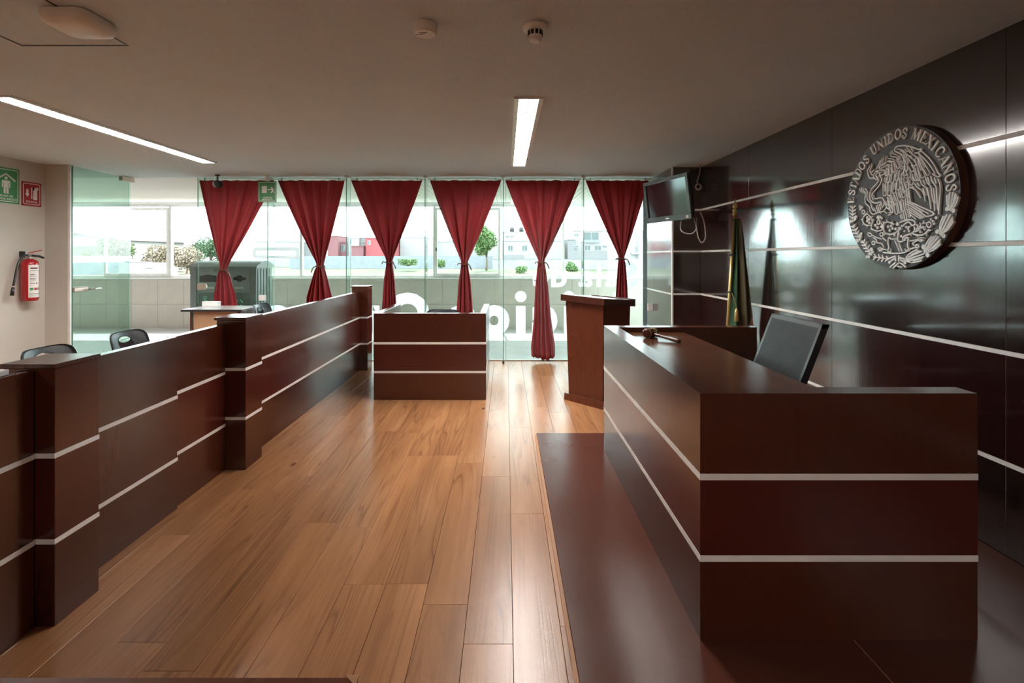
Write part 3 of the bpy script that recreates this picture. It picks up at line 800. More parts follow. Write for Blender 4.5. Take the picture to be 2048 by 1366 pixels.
# ------------------------------------------------------------------ things on the ceiling
def light_fixture(label, x0, x1, y0, y1):
    r = thing('ceiling_light', label, 'ceiling light', ((x0+x1)/2, (y0+y1)/2, CEIL-.03), group='recessed fluorescent fixtures')
    fw = (x1-x0)*.16
    z0 = CEIL-.016
    part('frame', MB().box(x0,x0+fw,y0,y1,z0,CEIL).box(x1-fw,x1,y0,y1,z0,CEIL).box(x0,x1,y0-.012,y0,z0,CEIL).box(x0,x1,y1,y1+.012,z0,CEIL), M['whitemetal'], r)
    part('tube', box(x0+fw+.002, x1-fw-.002, y0+.004, y1-.004, CEIL-.009, CEIL-.005), M['tube'], r)
    mb = MB(); n = int((y1-y0)/.07)
    for k in range(1, n):
        y = y0+(y1-y0)*k/n; mb.box(x0+fw, x1-fw, y-.006, y+.006, CEIL-.015, CEIL-.0095)
    part('louvre', mb, M['whitemetal'], r)
    part('louvre_spine', box((x0+x1)/2-.004,(x0+x1)/2+.004,y0,y1,CEIL-.0152,CEIL-.0097), M['whitemetal'], r)
light_fixture('lit fluorescent ceiling fixture above the central floor', .062, .285, 3.80, 6.60)
light_fixture('lit fluorescent ceiling fixture on the left side of the ceiling', -3.91, -3.70, 3.76, 6.40)
light_fixture('unseen fill fixture added behind the viewer over the aisle', .062, .285, -4.4, -1.6)  # added out of view, to light the near face of the bench
light_fixture('unseen fill fixture added behind the viewer on the left', -3.91, -3.70, -4.4, -1.6)  # second added lamp, also unseen, in line with the visible left fixture

AP = thing('wifi_access_point', 'rounded white access point on the ceiling hatch at top left', 'access point', (-2.155, 2.525, CEIL-.08))
def rsq(h, r, n=7):
    out = []
    for (cx, cy, a0) in ((h-r,h-r,0),(-h+r,h-r,90),(-h+r,-h+r,180),(h-r,-h+r,270)):
        for k in range(n): a = math.radians(a0+90*k/(n-1)); out.append((cx+r*math.cos(a), cy+r*math.sin(a)))
    return out
def loft(sections, c):
    v = []; f = []; n = len(sections[0][0])
    for poly, z in sections: v += [(c[0]+p[0], c[1]+p[1], z) for p in poly]
    for k in range(len(sections)-1):
        for i in range(n): j = (i+1) % n; f.append((k*n+i,k*n+j,(k+1)*n+j,(k+1)*n+i))
    f.append(tuple(range(n-1,-1,-1))); f.append(tuple((len(sections)-1)*n+i for i in range(n)))
    return MB().add(v, f, True)
part('body', loft([(rsq(.112,.05),CEIL-.001),(rsq(.122,.055),CEIL-.012),(rsq(.122,.055),CEIL-.045),(rsq(.112,.05),CEIL-.064),(rsq(.085,.045),CEIL-.073),(rsq(.03,.02),CEIL-.076)], (-2.155,2.525)), M['white'], AP)
part('status_light', MB().lathe([(.004,0),(.004,-.002)], (-2.2,2.47,CEIL-.072), n=10), M['darkgrey'], AP)
S1 = thing('smoke_alarm', 'plain round white smoke alarm on the ceiling, left of the other detector', 'smoke alarm', (-.42, 2.60, CEIL-.05))
part('body', MB().lathe([(.058,0),(.062,-.004),(.062,-.035),(.059,-.05)], (-.42,2.60,CEIL-.0005), n=32), M['white'], S1)
part('cover', MB().lathe([(.057,-.05),(.057,-.053),(.05,-.0555)], (-.42,2.60,CEIL-.0005), n=32), M['signwhite'], S1)
part('grille_mark', MB().box(-.45,-.405,2.573,2.577,CEIL-.0575,CEIL-.056).box(-.44,-.415,2.585,2.588,CEIL-.0575,CEIL-.056).box(-.47,-.43,2.596,2.599,CEIL-.0575,CEIL-.056), M['darkgrey'], S1)
S2 = thing('smoke_detector', 'white ceiling smoke detector with dark slots and a flanged base', 'smoke detector', (.153, 2.62, CEIL-.08))
part('flange', MB().lathe([(.066,0),(.068,-.008),(.066,-.02),(.045,-.024)], (.153,2.62,CEIL-.0005), n=32), M['white'], S2)
part('chamber', MB().lathe([(.04,-.022),(.038,-.03),(.034,-.066),(.030,-.07)], (.153,2.62,CEIL-.0005), n=32), M['white'], S2)
for k in range(10):
    a = k*2*math.pi/10 + .16; mb = MB().box(-.0075,.0075,.0352,.0392,-.055,-.032)
    mb.xf(Matrix.Translation((.153,2.62,CEIL)) @ Matrix.Rotation(a,4,'Z')); part('slot', mb, M['dark'], S2)
part('tip', MB().lathe([(.030,-.069),(.031,-.074),(.029,-.084),(.02,-.087)], (.153,2.62,CEIL-.0005), n=32), M['signwhite'], S2)
CM = thing('ceiling_camera', 'small black and white camera hung from the ceiling before the first curtain', 'camera', (PX(438,7.4), 7.4, 2.66))
xk = PX(435,7.4)
part('mount', MB().lathe([(.035,0),(.033,-.015),(.011,-.02),(.011,-.09)], (xk,7.4,CEIL-.0005), n=16), M['darkgrey'], CM)
part('housing', MB().lathe([(.02,-.06),(.05,-.05),(.06,-.02),(.06,.0)], (xk,7.4,2.675), (.75,-.62,-.2), n=24), M['white'], CM)
part('dome', MB().lathe([(.059,0),(.058,.03),(.05,.055),(.03,.075),(.004,.083)], (xk,7.4,2.675), (.75,-.62,-.2), n=24), M['black'], CM)

# ------------------------------------------------------------------ text helper
def glyphs(body, off=0.0):
    """flat outline mesh of a text: (verts2d, faces), built from the built-in font"""
    cu = bpy.data.curves.new('lettering', 'FONT'); cu.body = body; cu.size = 1; cu.offset = off; cu.resolution_u = 4
    ob = bpy.data.objects.new('lettering', cu); COL.objects.link(ob)
    dg = bpy.context.evaluated_depsgraph_get(); dg.update()
    me = bpy.data.meshes.new_from_object(ob.evaluated_get(dg))
    v = [(p.co.x, p.co.y) for p in me.vertices]; f = [tuple(p.vertices) for p in me.polygons]
    bpy.data.objects.remove(ob); bpy.data.curves.remove(cu); bpy.data.meshes.remove(me)
    return v, f
def fit(v, x0, x1, y0, y1, flip=False):
    ax, bx_ = min(p[0] for p in v), max(p[0] for p in v); ay, by_ = min(p[1] for p in v), max(p[1] for p in v)
    out = []
    for p in v:
        t = (p[0]-ax)/(bx_-ax); t = 1-t if flip else t
        out.append((x0+(x1-x0)*t, y0+(y1-y0)*(p[1]-ay)/(by_-ay)))
    return out
def text_on(fn, body, x0, x1, y0, y1, off=0.02, flip=False):
    """fn maps 2D sign coordinates to world"""
    v, f = glyphs(body, off); v = fit(v, x0, x1, y0, y1, flip)
    return MB().add([fn(a, b) for a, b in v], f)

# ------------------------------------------------------------------ lettering on the glass (reads from the corridor side)
yv = YG - .0065
GL = thing('glass_lettering', 'large white vinyl letters on the glass, mirrored, reading Sala de Juicios Orales', 'lettering', (0, yv, 0))
def letter(ch, u0, u1, v0, v1, off=.03):
    if ch == 'i':      # round dot over a straight stem
        m_ = (u0+u1)/2; fn = lambda a, b: (PX(a, yv), yv, PZ(b, yv))
        n_ = 24; mb = MB().add([fn(m_+11.5*math.cos(k*2*math.pi/n_), v0+11.2+11.2*math.sin(k*2*math.pi/n_)) for k in range(n_)], [tuple(range(n_))])
        mb.add([fn(m_-9.6, v1), fn(m_+9.6, v1), fn(m_+9.6, v0+30), fn(m_-9.6, v0+30)], [(0,1,2,3)])
        part('letter', mb, M['vinyl'], GL); return
    fn = lambda a, b: (PX(a, yv), yv, PZ(b, yv))
    mb = text_on(fn, ch, u0, u1, v1, v0, off, True); part('letter', mb, M['vinyl'], GL)
for ch, a, b, t in (('S',1236,1274,524),('a',1210,1234,541),('l',1193,1202,526),('a',1157,1185,541),('d',1102,1134,526),('e',1065,1097,541)):
    letter(ch, a, b, t, 574.5)
for ch, a, b, t, bt in (('J',1226,1262,585,671),('u',1166,1216,611,672),('i',1126,1149,582,671),('c',1064,1115,610,672),('i',1030,1053,582,671),('o',957,1019,610,672),
                    ('s',900,950,610,672),('O',771,859,585,672),('r',728,759,610,671),('a',672,722,610,672),('l',645,658,585,671),('e',585,637,610,672),('s',532,578,610,672)):
    letter(ch, a, b, t, bt, .06)
# frosted gavel pictogram on the glass
FZ = thing('frosted_pictogram', 'faint frosted gavel pictogram on the glass below the exit sign', 'decal', (-3.6, yv, 2.2))
def poly_on_glass(name, pts, mat=M['frost'], y=yv, root=FZ):
    part(name, MB().prism([(PX(a,y), PZ(b,y)) for a, b in pts], 'y', y-.0008, y), mat, root)
poly_on_glass('gavel_head', [(549,409),(567,443),(543,456),(520,446),(531,425)])
poly_on_glass('gavel_bar', [(533,468),(571,445),(574,449),(537,471)])
mb = MB(); 
def rr(x0,x1,z0,z1,r,n=6):
    out = []
    for (cx, cz, a0) in ((x1-r,z1-r,0),(x0+r,z1-r,90),(x0+r,z0+r,180),(x1-r,z0+r,270)):
        for k in range(n): a = math.radians(a0+90*k/(n-1)); out.append((cx+r*math.cos(a), cz+r*math.sin(a)))
    return out
def ring(outer, inner, fn0, fn1):
    n = len(outer); v = [fn0(p) for p in outer]+[fn0(p) for p in inner]+[fn1(p) for p in outer]+[fn1(p) for p in inner]; f = []
    for i in range(n):
        j = (i+1) % n
        f += [(i,j,n+j,n+i), (2*n+i,3*n+i,3*n+j,2*n+j), (i,2*n+i,2*n+j,j), (n+i,n+j,3*n+j,3*n+i)]
    return MB().add(v, f)
o_ = rr(PX(506,yv),PX(598,yv),PZ(516.5,yv),PZ(495,yv),.04); i_ = rr(PX(511.5,yv),PX(592,yv),PZ(511.5,yv),PZ(501,yv),.015)
part('gavel_base', ring(o_, i_, lambda p:(p[0],yv-.001,p[1]), lambda p:(p[0],yv,p[1])), M['vinyl'], FZ)

# ------------------------------------------------------------------ signs
def sign(name, label, Yc, zc, w, h, mat):
    r = thing(name, label, 'sign', (XL+.004, Yc, zc))
    fn = lambda a, b: (XL+.0075, Yc + a, zc + b)
    part('plate', box(XL+.001, XL+.006, Yc-w/2, Yc+w/2, zc-h/2, zc+h/2, bev=.001), mat, r)
    o_ = rr(-w/2+.018, w/2-.018, -h/2+.018, h/2-.018, .025); i_ = rr(-w/2+.026, w/2-.026, -h/2+.026, h/2-.026, .018)
    part('border', ring(o_, i_, lambda p: (XL+.006, Yc+p[0], zc+p[1]), lambda p: (XL+.0075, Yc+p[0], zc+p[1])), M['signwhite'], r)
    return r, fn
def flat(root, name, pts, fn, mat=None):
    v = [fn(a, b) for a, b in pts]; part(name, MB().add(v, [tuple(range(len(v)))]), mat or M['signwhite'], root)
def disc(root, name, cx, cy, r_, fn, mat=None, n=20):
    flat(root, name, [(cx+r_*math.cos(k*2*math.pi/n), cy+r_*math.sin(k*2*math.pi/n)) for k in range(n)], fn, mat)
r, fn = sign('safety_sign', 'green wall sign with a figure under a roof reading ZONA DE MENOR RIESGO', 6.064, 2.464, .336, .43, M['signgreen'])
flat(r, 'roof_symbol', [(-.115,.075),(0,.15),(.115,.075),(.115,.05),(0,.128),(-.115,.05)], fn)
disc(r, 'figure_head', 0, .088, .019, fn)
flat(r, 'figure_body', [(-.045,.06),(.045,.06),(.052,.045),(.052,-.025),(.036,-.025),(.036,.03),(.03,.03),(.03,-.10),(.004,-.10),(.004,-.02),(-.004,-.02),(-.004,-.10),(-.03,-.10),(-.03,.03),(-.036,.03),(-.036,-.025),(-.052,-.025),(-.052,.045)], fn)
part('lettering', text_on(fn, 'ZONA DE', -.085, .085, -.140, -.115), M['signwhite'], r)
part('lettering', text_on(fn, 'MENOR RIESGO', -.135, .135, -.177, -.152), M['signwhite'], r)
r, fn = sign('extinguisher_sign', 'red wall sign with arrow and extinguisher symbol reading EXTINTOR', 6.392, 2.396, .265, .305, M['signred'])
flat(r, 'arrow_symbol', [(-.073,.06),(-.045,.06),(-.045,.0),(-.03,.0),(-.059,-.04),(-.088,.0),(-.073,.0)], fn)
flat(r, 'extinguisher_symbol', [(.02,.05),(.075,.05),(.075,-.07),(.02,-.07)], fn)
flat(r, 'nozzle_symbol', [(.035,.05),(.06,.05),(.06,.062),(.09,.055),(.092,.065),(.065,.078),(.09,.085),(.088,.093),(.045,.085),(.04,.075),(.005,.078),(.005,-.03),(.013,-.055),(-.012,-.055),(-.004,-.03),(-.006,.085),(.035,.083)], fn)
part('lettering', text_on(fn, 'EXTINTOR', -.075, .082, -.112, -.087), M['signwhite'], r)
# exit sign on the first glass fin
yx = 7.44
ES = thing('exit_sign', 'green emergency exit sign hung between the first two curtains reading SALIDA DE EMERGENCIA', 'sign', (PX(534.5,yx), yx, PZ(384,yx)))
fx = lambda a, b: (PX(a,yx), yx-.0055, PZ(b,yx))
part('plate', box(PX(516,yx), PX(553,yx), yx-.004, yx, PZ(404,yx), PZ(362.5,yx)), M['signgreen'], ES)
part('border', ring(rr(PX(518,yx),PX(551,yx),PZ(402.5,yx),PZ(364.5,yx),.008), rr(PX(518.8,yx),PX(550.2,yx),PZ(401.7,yx),PZ(365.3,yx),.005), lambda p:(p[0],yx-.004,p[1]), lambda p:(p[0],yx-.005,p[1])), M['signwhite'], ES)
part('hanger', box(PX(534,yx)-.02, PX(534,yx)+.03, yx-.003, yx+.02, PZ(363,yx), CEIL-.01), M['whitemetal'], ES)
flat(ES, 'door_symbol', [(524,386),(534,386),(534,372),(524,372)], fx)
flat(ES, 'arrow_symbol', [(535,379.5),(537,377.5),(537,378.8),(540,378.8),(540,380.2),(537,380.2),(537,381.5)], fx)
disc(ES, 'runner_head', 543.5, 375.5, 1.3, fx, n=12)
flat(ES, 'runner_body', [(541,378),(545,376.5),(549,378.5),(548.3,380),(546,379),(546.5,381.5),(549,384.5),(548,386.5),(545.3,383),(542.5,386.5),(541,385.5),(543.5,381.5),(543.2,379),(540.5,380.3),(539.8,379)], fx)
part('lettering', text_on(lambda a,b: fx(a,b), 'SALIDA DE', 526.5, 543.5, 396.6, 393.6), M['signwhite'], ES)
part('lettering', text_on(lambda a,b: fx(a,b), 'EMERGENCIA', 524, 546, 400.6, 397.6), M['signwhite'], ES)

# ------------------------------------------------------------------ fire extinguisher
FX = thing('fire_extinguisher', 'red fire extinguisher hung on the left wall with black hose', 'fire extinguisher', (XL+.1, 6.26, 1.05))
ex, ey, er = XL+.098, 6.27, .086
z0, z1 = 1.045, 1.56
part('cylinder', MB().lathe([(.07,z0),(er,z0+.02),(er,z1-.05),(.078,z1-.02),(.05,z1+.0),(.028,z1+.012)], (ex,ey,0), n=36), M['red'], FX)
def arc_patch(a0, a1, zz0, zz1, rr_, mat, name):
    n = 14; v = []; f = []
    for k in range(n+1):
        a = a0+(a1-a0)*k/n
        for z in (zz0, zz1): v.append((ex+rr_*math.cos(a), ey+rr_*math.sin(a), z))
    for k in range(n): f.append((2*k,2*k+2,2*k+3,2*k+1))
    part(name, MB().add(v, f, True), mat, FX)
ca = math.atan2(-ey, -ex)     # direction towards the middle of the room
A0, A1 = ca-.15, ca+1.25
arc_patch(A0, A1, z0+.045, z1-.065, er+.0012, M['signwhite'], 'paper_label')
for k, (zz, a, b, hgt, mt) in enumerate([(.40,.15,.8,.018,'brown_print'),(.375,.15,.9,.005,'grey_print'),(.325,.12,.5,.008,'brown_print'),(.305,.12,.75,.004,'grey_print'),(.27,.12,.6,.012,'grey_print'),(.25,.12,.6,.004,'grey_print'),
        (.215,.12,.55,.01,'grey_print'),(.21,.62,.75,.02,'brown_print'),(.135,.12,.38,.03,'green_print'),(.135,.45,.7,.03,'red'),(.135,.75,1.0,.03,'grey_print'),(.085,.05,.9,.008,'grey_print'),(.07,.05,.95,.004,'grey_print'),(.045+.012,.05,.9,.004,'grey_print')]):
    arc_patch(A0+(A1-A0)*a, A0+(A1-A0)*b, z0+zz, z0+zz+hgt, er+.002, M[mt], 'label_print')
part('valve', MB().lathe([(.026,z1+.005),(.026,z1+.03),(.018,z1+.035),(.018,z1+.075),(.012,z1+.085)], (ex,ey,0), n=16), M['bronze'], FX)
part('gauge', MB().lathe([(.018,0),(.018,.012)], (ex+.015,ey-.012,z1+.05), (.7,-.7,0), n=16), M['steel'], FX)
part('lever', MB().add([(ex-.012,ey-.01,z1+.08),(ex+.012,ey-.01,z1+.08),(ex+.075,ey+.09,z1+.115),(ex+.05,ey+.09,z1+.115),(ex-.012,ey-.01,z1+.09),(ex+.012,ey-.01,z1+.09),(ex+.075,ey+.09,z1+.123),(ex+.05,ey+.09,z1+.123)],
     [(0,3,2,1),(4,5,6,7),(0,1,5,4),(1,2,6,5),(2,3,7,6),(3,0,4,7)]), M['red'], FX)
part('handle', MB().tube([(ex,ey,z1+.055),(ex+.05,ey+.07,z1+.045),(ex+.085,ey+.105,z1+.02)], [.012,.014,.013], 8), M['black'], FX)
part('hose', MB().tube(spline([(ex,ey-.01,z1+.05),(ex+.0,ey-.07,z1+.055),(ex+.005,ey-.13,z1-.0),(ex+.005,ey-.17,z1-.10),(ex+.005,ey-.20,z1-.25),(ex+.005,ey-.215,z1-.32)],6), .012, 8), M['black'], FX)
part('hose_clip', MB().lathe([(.016,-.008),(.016,.008)], (ex+.005,ey-.217,z1-.325), (0,-.1,-1), n=12), M['steel'], FX)
part('nozzle', MB().lathe([(.014,0),(.018,.05),(.021,.105)], (ex+.005,ey-.218,z1-.33), (0,-.12,-1), n=14), M['black'], FX)
part('wall_bracket', box(XL+.001, XL+.05, ey-.04, ey-.005, z1+.03, z1+.105, bev=.003), M['black'], FX)

# ------------------------------------------------------------------ curtains on rods
def curtain(label, uL, uR, uP, vP, prof, zb, seed, yc=7.575):
    """uL,uR: top corners; uP,vP: tie; prof: half widths (m) below the tie at fractions of the lower length"""
    rnd = random.Random(seed)
    r = thing('curtain', label, 'curtain', (PX((uL+uR)/2,yc), yc, zb), group='tied red curtains')
    ztop = 2.752; zP = PZ(vP, yc); xP = PX(uP, yc); xL, xR = PX(uL,yc), PX(uR,yc)
    NS = 150; vs = []; fs = []
    ph = [rnd.uniform(0,6.28) for _ in range(4)]; fr = [rnd.uniform(7.5,9.5), rnd.uniform(14,18), rnd.uniform(3,4.2)]
    rows = []
    for k in range(37): rows.append((0, k/36))
    for k in range(1, 25): rows.append((1, k/24))
    for sec, t in rows:
        if sec == 0:
            z = ztop + (zP-ztop)*t
            q = t - .035*math.sin(math.pi*t)*1.0
            if t > .93: q = min(.965, q)
            l = xL + (xP-.05-xL)*min(1,q/.965); rgt = xR + (xP+.05-xR)*min(1,q/.965)
            am = .016 + .050*t**1.2
        else:
            z = zP + (zb-zP)*t
            w = None
            for (a, wa), (b, wb_) in zip(prof[:-1], prof[1:]):
                if a <= t <= b: w = wa + (wb_-wa)*((t-a)/(b-a)); break
            cx = xP + prof_dx*t
            l, rgt = cx-w, cx+w; am = .060
        for i in range(NS+1):
            s = i/NS
            d = am*((.62+.25*math.sin(3*s+ph[3]))*math.sin(fr[0]*s*math.pi+ph[0]+.8*math.sin(4*s+ph[1])) + .26*math.sin(fr[1]*s*math.pi+ph[1]+1.5*t) + .25*math.sin(fr[2]*s*math.pi+ph[2]))
            x = l + (rgt-l)*(s + .012*math.sin(fr[1]*s*math.pi+ph[3]))
            zz = z
            if sec == 0 and t == 0: zz += .004*math.sin(40*s)
            if sec == 1: zz += t*t*(.16*abs(s-.55)**1.6 + .006*math.sin(9*s+ph[1]))
            vs.append((x, yc + d, zz))
    n = NS+1
    for j in range(len(rows)-1):
        for i in range(NS): a = j*n+i; fs.append((a, a+1, a+n+1, a+n))
    o = part('cloth', MB().add(vs, fs, True), M['curtain'], r)
    so = o.modifiers.new('thickness', 'SOLIDIFY'); so.thickness = .003
    c = [(xP+.058*math.cos(a), yc+.062*math.sin(a), zP+.006*math.sin(2*a+ph[0])) for a in [k*math.pi/12 for k in range(24)]]
    part('tie', MB().tube(c, .009, 6, True), M['cord'], r)
    sd = 1 if rnd.random() > .4 else -1
    part('tie_end', MB().tube(spline([(xP+sd*.05,yc-.05,zP),(xP+sd*.08,yc-.07,zP-.02),(xP+sd*.11,yc-.06,zP-.09)],4), .008, 6), M['cord'], r)
    part('tie_end', MB().tube(spline([(xP-sd*.05,yc-.05,zP),(xP-sd*.085,yc-.065,zP+.012),(xP-sd*.10,yc-.06,zP-.02)],4), .007, 6), M['cord'], r)
prof_dx = 0.05
curtain('red curtain nearest the open door, tied low and flaring over the small table', 397, 547, 447, 540, [(0,.05),(.06,.085),(.25,.12),(.45,.165),(1,.2)], .55, 1)
prof_dx = -.02
curtain('red curtain right of the exit sign, second from the door', 555, 690, 640, 533, [(0,.05),(.06,.075),(.3,.14),(.5,.19),(1,.22)], .5, 2)
prof_dx = 0.0
curtain('red curtain rising behind the left half of the witness stand', 703, 847, 779, 525, [(0,.045),(.05,.06),(.2,.09),(.5,.115),(1,.16)], .12, 3)
curtain('red curtain rising behind the right half of the witness stand', 858, 1003, 929, 528, [(0,.045),(.05,.06),(.2,.095),(.5,.125),(1,.17)], .10, 4)
prof_dx = 0.03
curtain('long red curtain between witness stand and lectern, its hem reaching the floor', 1011, 1162, 1083, 525, [(0,.045),(.05,.065),(.25,.10),(.6,.135),(.9,.185),(1,.18)], .035, 5)
prof_dx = 0.0
curtain('red curtain partly hidden by the television and lectern', 1169, 1298, 1243, 518, [(0,.045),(.05,.065),(.25,.09),(.6,.115),(1,.15)], .10, 6)
rod_ends = [(397,549),(551,691),(701,848),(857,1005),(1009,1162),(1167,1304)]
names = ['first','second','third','fourth','fifth','last']
for k, (a, b) in enumerate(rod_ends):
    x0, x1 = PX(a,7.575), PX(b,7.575)
    r = thing('curtain_rod', 'thin white rod carrying the %s curtain counted from the door' % names[k], 'curtain rod', ((x0+x1)/2, 7.575, 2.775), group='curtain rods')
    part('rod', MB().tube([(x0,7.575,2.770),((2*x0+x1)/3,7.575,2.782),((x0+2*x1)/3,7.575,2.782),(x1,7.575,2.770)], .011, 8), M['vinyl'], r)
    for xx in (x0+.1, x1-.1): part('ring', MB().tube([(xx, 7.575+.016*math.cos(q), 2.772+.018*math.sin(q)) for q in [j*math.pi/6 for j in range(12)]], .005, 6, True), M['darkgrey'], r)

# ------------------------------------------------------------------ recycling bin in the corridor
RB = thing('recycling_bin', 'large grey-green double recycling bin with arched lid behind the glass', 'bin', (-4.9, 9.3, 0))
yb = 9.0; bx0, bx1 = PX(383,yb), PX(512,yb); byb = 9.62
zt_ = PZ(533,yb)
part('body', box(bx0, bx1, yb, byb, 0.02, zt_, bev=.01), M['bin'], RB)
arc = [(yb-.04, zt_-.03), (yb-.04, zt_)] + [(yb-.04+(byb-yb+.08)*k/12, zt_ + .10*math.sin(math.pi*k/12)) for k in range(13)][1:-1] + [(byb+.04, zt_), (byb+.04, zt_-.03)]
part('lid', MB().prism(arc, 'x', bx0-.04, bx1+.03), M['bin'], RB)
part('corner_post', box(bx0-.01, bx0+.10, yb-.02, yb+.05, 0, zt_-.03), M['bin'], RB)
for k in range(5): part('side_rib', box(bx1, bx1+.012, yb+.06+k*.11, yb+.10+k*.11, .05, zt_-.05), M['bin'], RB)
for (ua, ub, cx_) in ((400,436,419), (462,498,480)):
    x0, x1 = PX(ua-4,yb), PX(ub+2,yb)
    d = part('front_panel', box(x0, x1, yb-.012, yb, .08, zt_-.09), M['bin'], RB)
    part('door', box(x0+.01, x1+.01, yb-.02, yb-.012, .1, PZ(585,yb)), M['bindark'], RB, parent=d)
x0, x1 = PX(400,yb), PX(434,yb)
part('slot', MB().prism([(x0,PZ(564,yb)),(x1,PZ(564,yb)),(x1,PZ(552,yb)),((x0+x1)/2,PZ(549,yb)),(x0,PZ(552,yb))], 'y', yb-.02, yb-.012), M['dark'], RB)
part('round_slot', MB().lathe([(.06,0),(.06,.01)], (PX(480,yb), yb-.012, PZ(557,yb)), (0,-1,0)), M['dark'], RB)
part('slot', box(PX(468,yb), PX(492,yb), yb-.021, yb-.012, PZ(560,yb), PZ(554.5,yb)), M['dark'], RB)
fb = lambda a, b: (PX(a,yb), yb-.0225, PZ(b,yb))
part('lettering', text_on(fb, 'BASURA', 416, 430, 577, 574), M['signwhite'], RB)
part('lettering', text_on(fb, 'RECICLAR', 472, 488, 577, 574), M['signwhite'], RB)
part('decal', MB().tube([(PX(412,yb)+.026*math.cos(a), yb-.024, PZ(595,yb)+.026*math.sin(a)) for a in [k*math.pi/9 for k in range(18)]], .006, 5, True), M['bindecal'], RB)
part('decal', MB().tube([(PX(412,yb)+.05*math.cos(a), yb-.024, PZ(605,yb)+.04*math.sin(a)) for a in [k*math.pi/9 for k in range(10)]], .006, 5), M['bindecal'], RB)
for a0 in (0, 2.09, 4.19):
    part('decal', MB().tube([(PX(480,yb)+.055*math.cos(a0+a), yb-.024, PZ(606,yb)+.055*math.sin(a0+a)) for a in [k*.2 for k in range(8)]], .012, 5), M['bindecal'], RB)
# ------------------------------------------------------------------ national emblem on the right wall
EX, EYc, EZc, ER = 2.592, 3.322, 1.986, .470        # front face plane, centre and radius of the disc
EM = thing('wall_emblem', 'large round grey emblem with white eagle relief and lettering on the dark wall', 'emblem', (XR, EYc, EZc))
part('disc', MB().lathe([(ER,0),(ER,.043)], (EX, EYc, EZc), (1,0,0), n=96, smooth=False), M['emblemgrey'], EM)
part('rim', MB().lathe([(ER+.002,.003),(ER+.002,.048)], (EX, EYc, EZc), (1,0,0), n=96, caps=False), M['emblemrim'], EM)
def e2w(x, y):
    """enlarged-view coordinates -> (a to the right, b up) on the emblem face"""
    u = 1670 + x*.24155; v = 230 + y*.24155
    Y = EX*1000/(u-VPX); return (EYc - Y, EZc*0 + PZ(v, Y) - EZc)
def vA(p): return e2w(82.8+.4545*p[0], 207+.4545*p[1])
def vB(p): return e2w(496.8+.4545*p[0], 207+.4545*p[1])
def vC(p): return e2w(82.8+.4545*p[0], 745.2+.4545*p[1])
def vD(p): return e2w(496.8+.4243*p[0], 745.2+.4243*p[1])
def vF(p): return e2w(289.8+.3637*p[0], 248.4+.3637*p[1])
def vE(p): return e2w(*p)
RH = .014      # relief height
CNT = [0]
def emit_poly(mb, left, right):
    """closed ribbon between two 2D side lines, raised from the face"""
    CNT[0] += 1; n = len(left); x0, x1 = EX+.001, EX-RH+(CNT[0]*5 % 13)*.00035
    def W(p, x): return (x, EYc - p[0], EZc + p[1])
    L1 = [W(p,x1) for p in left]; R1 = [W(p,x1) for p in right]; L0 = [W(p,x0) for p in left]; R0 = [W(p,x0) for p in right]
    v = L1+R1+L0+R0; f = []
    for i in range(n-1):
        f += [(i,i+1,n+i+1,n+i), (2*n+i,2*n+i+1,i+1,i), (n+i,n+i+1,3*n+i+1,3*n+i)]
    f += [(0,n,3*n,2*n), (n-1,2*n+n-1,3*n+n-1,n+n-1)]
    mb.add(v, f)
def stroke(mb, pts, w, closed=False, smooth=True, n=5, taper=False, thin=.82):
    w *= thin
    P = [Vector(p) for p in pts]
    if smooth and len(P) > 2: P = spline(P, n, closed)
    if closed: P = P + [P[0]]
    # half-round ends
    L, R = [], []; m = len(P)
    for i, p in enumerate(P):
        if closed: d = (P[(i+1) % (m-1)] if i < m-1 else P[1]) - (P[i-1] if i > 0 else P[m-2])
        else: d = P[min(i+1,m-1)] - P[max(i-1,0)]
        if d.length < 1e-9: d = Vector((1,0))
        d.normalize(); nn = Vector((-d.y, d.x)); hw_ = w/2
        if taper: hw_ *= max(.25, 1-.75*i/(m-1))
        if not closed and i == 0:
            L.append(p - d*hw_*.9 + nn*hw_*.45); R.append(p - d*hw_*.9 - nn*hw_*.45)
        L.append(p + nn*hw_); R.append(p - nn*hw_)
        if not closed and i == m-1:
            L.append(p + d*hw_*.9 + nn*hw_*.45); R.append(p + d*hw_*.9 - nn*hw_*.45)
    emit_poly(mb, L, R)
SW = .0078
def S(mb, view, pts, w=SW, **k): stroke(mb, [view(p) for p in pts], w, **k)
def feather(mb, view, base, tip, wd, w=SW, mid=False):
    b, t = Vector(view(base)), Vector(view(tip)); d = (t-b); ln = d.length; d.normalize(); nn = Vector((-d.y, d.x))
    sc = (Vector(view((base[0]+wd, base[1]))) - Vector(view(base))).length; h = max(w*.75, sc/2 - w/2)
    h = min(h, ln*.45)
    pts = [b+nn*h*.9, b+nn*h+d*ln*.4, t-d*h*1.0+nn*h]
    for k in range(1, 6): a = math.pi*k/6; pts.append(t - d*h + d*h*.8*math.sin(a) + nn*h*math.cos(a))
    pts += [t-d*h*1.0-nn*h, b-nn*h+d*ln*.4, b-nn*h*.9]
    stroke(mb, pts, w, n=2)
    if mid and ln > .05: stroke(mb, [b+d*ln*.1, b+d*ln*.6], w*.8)
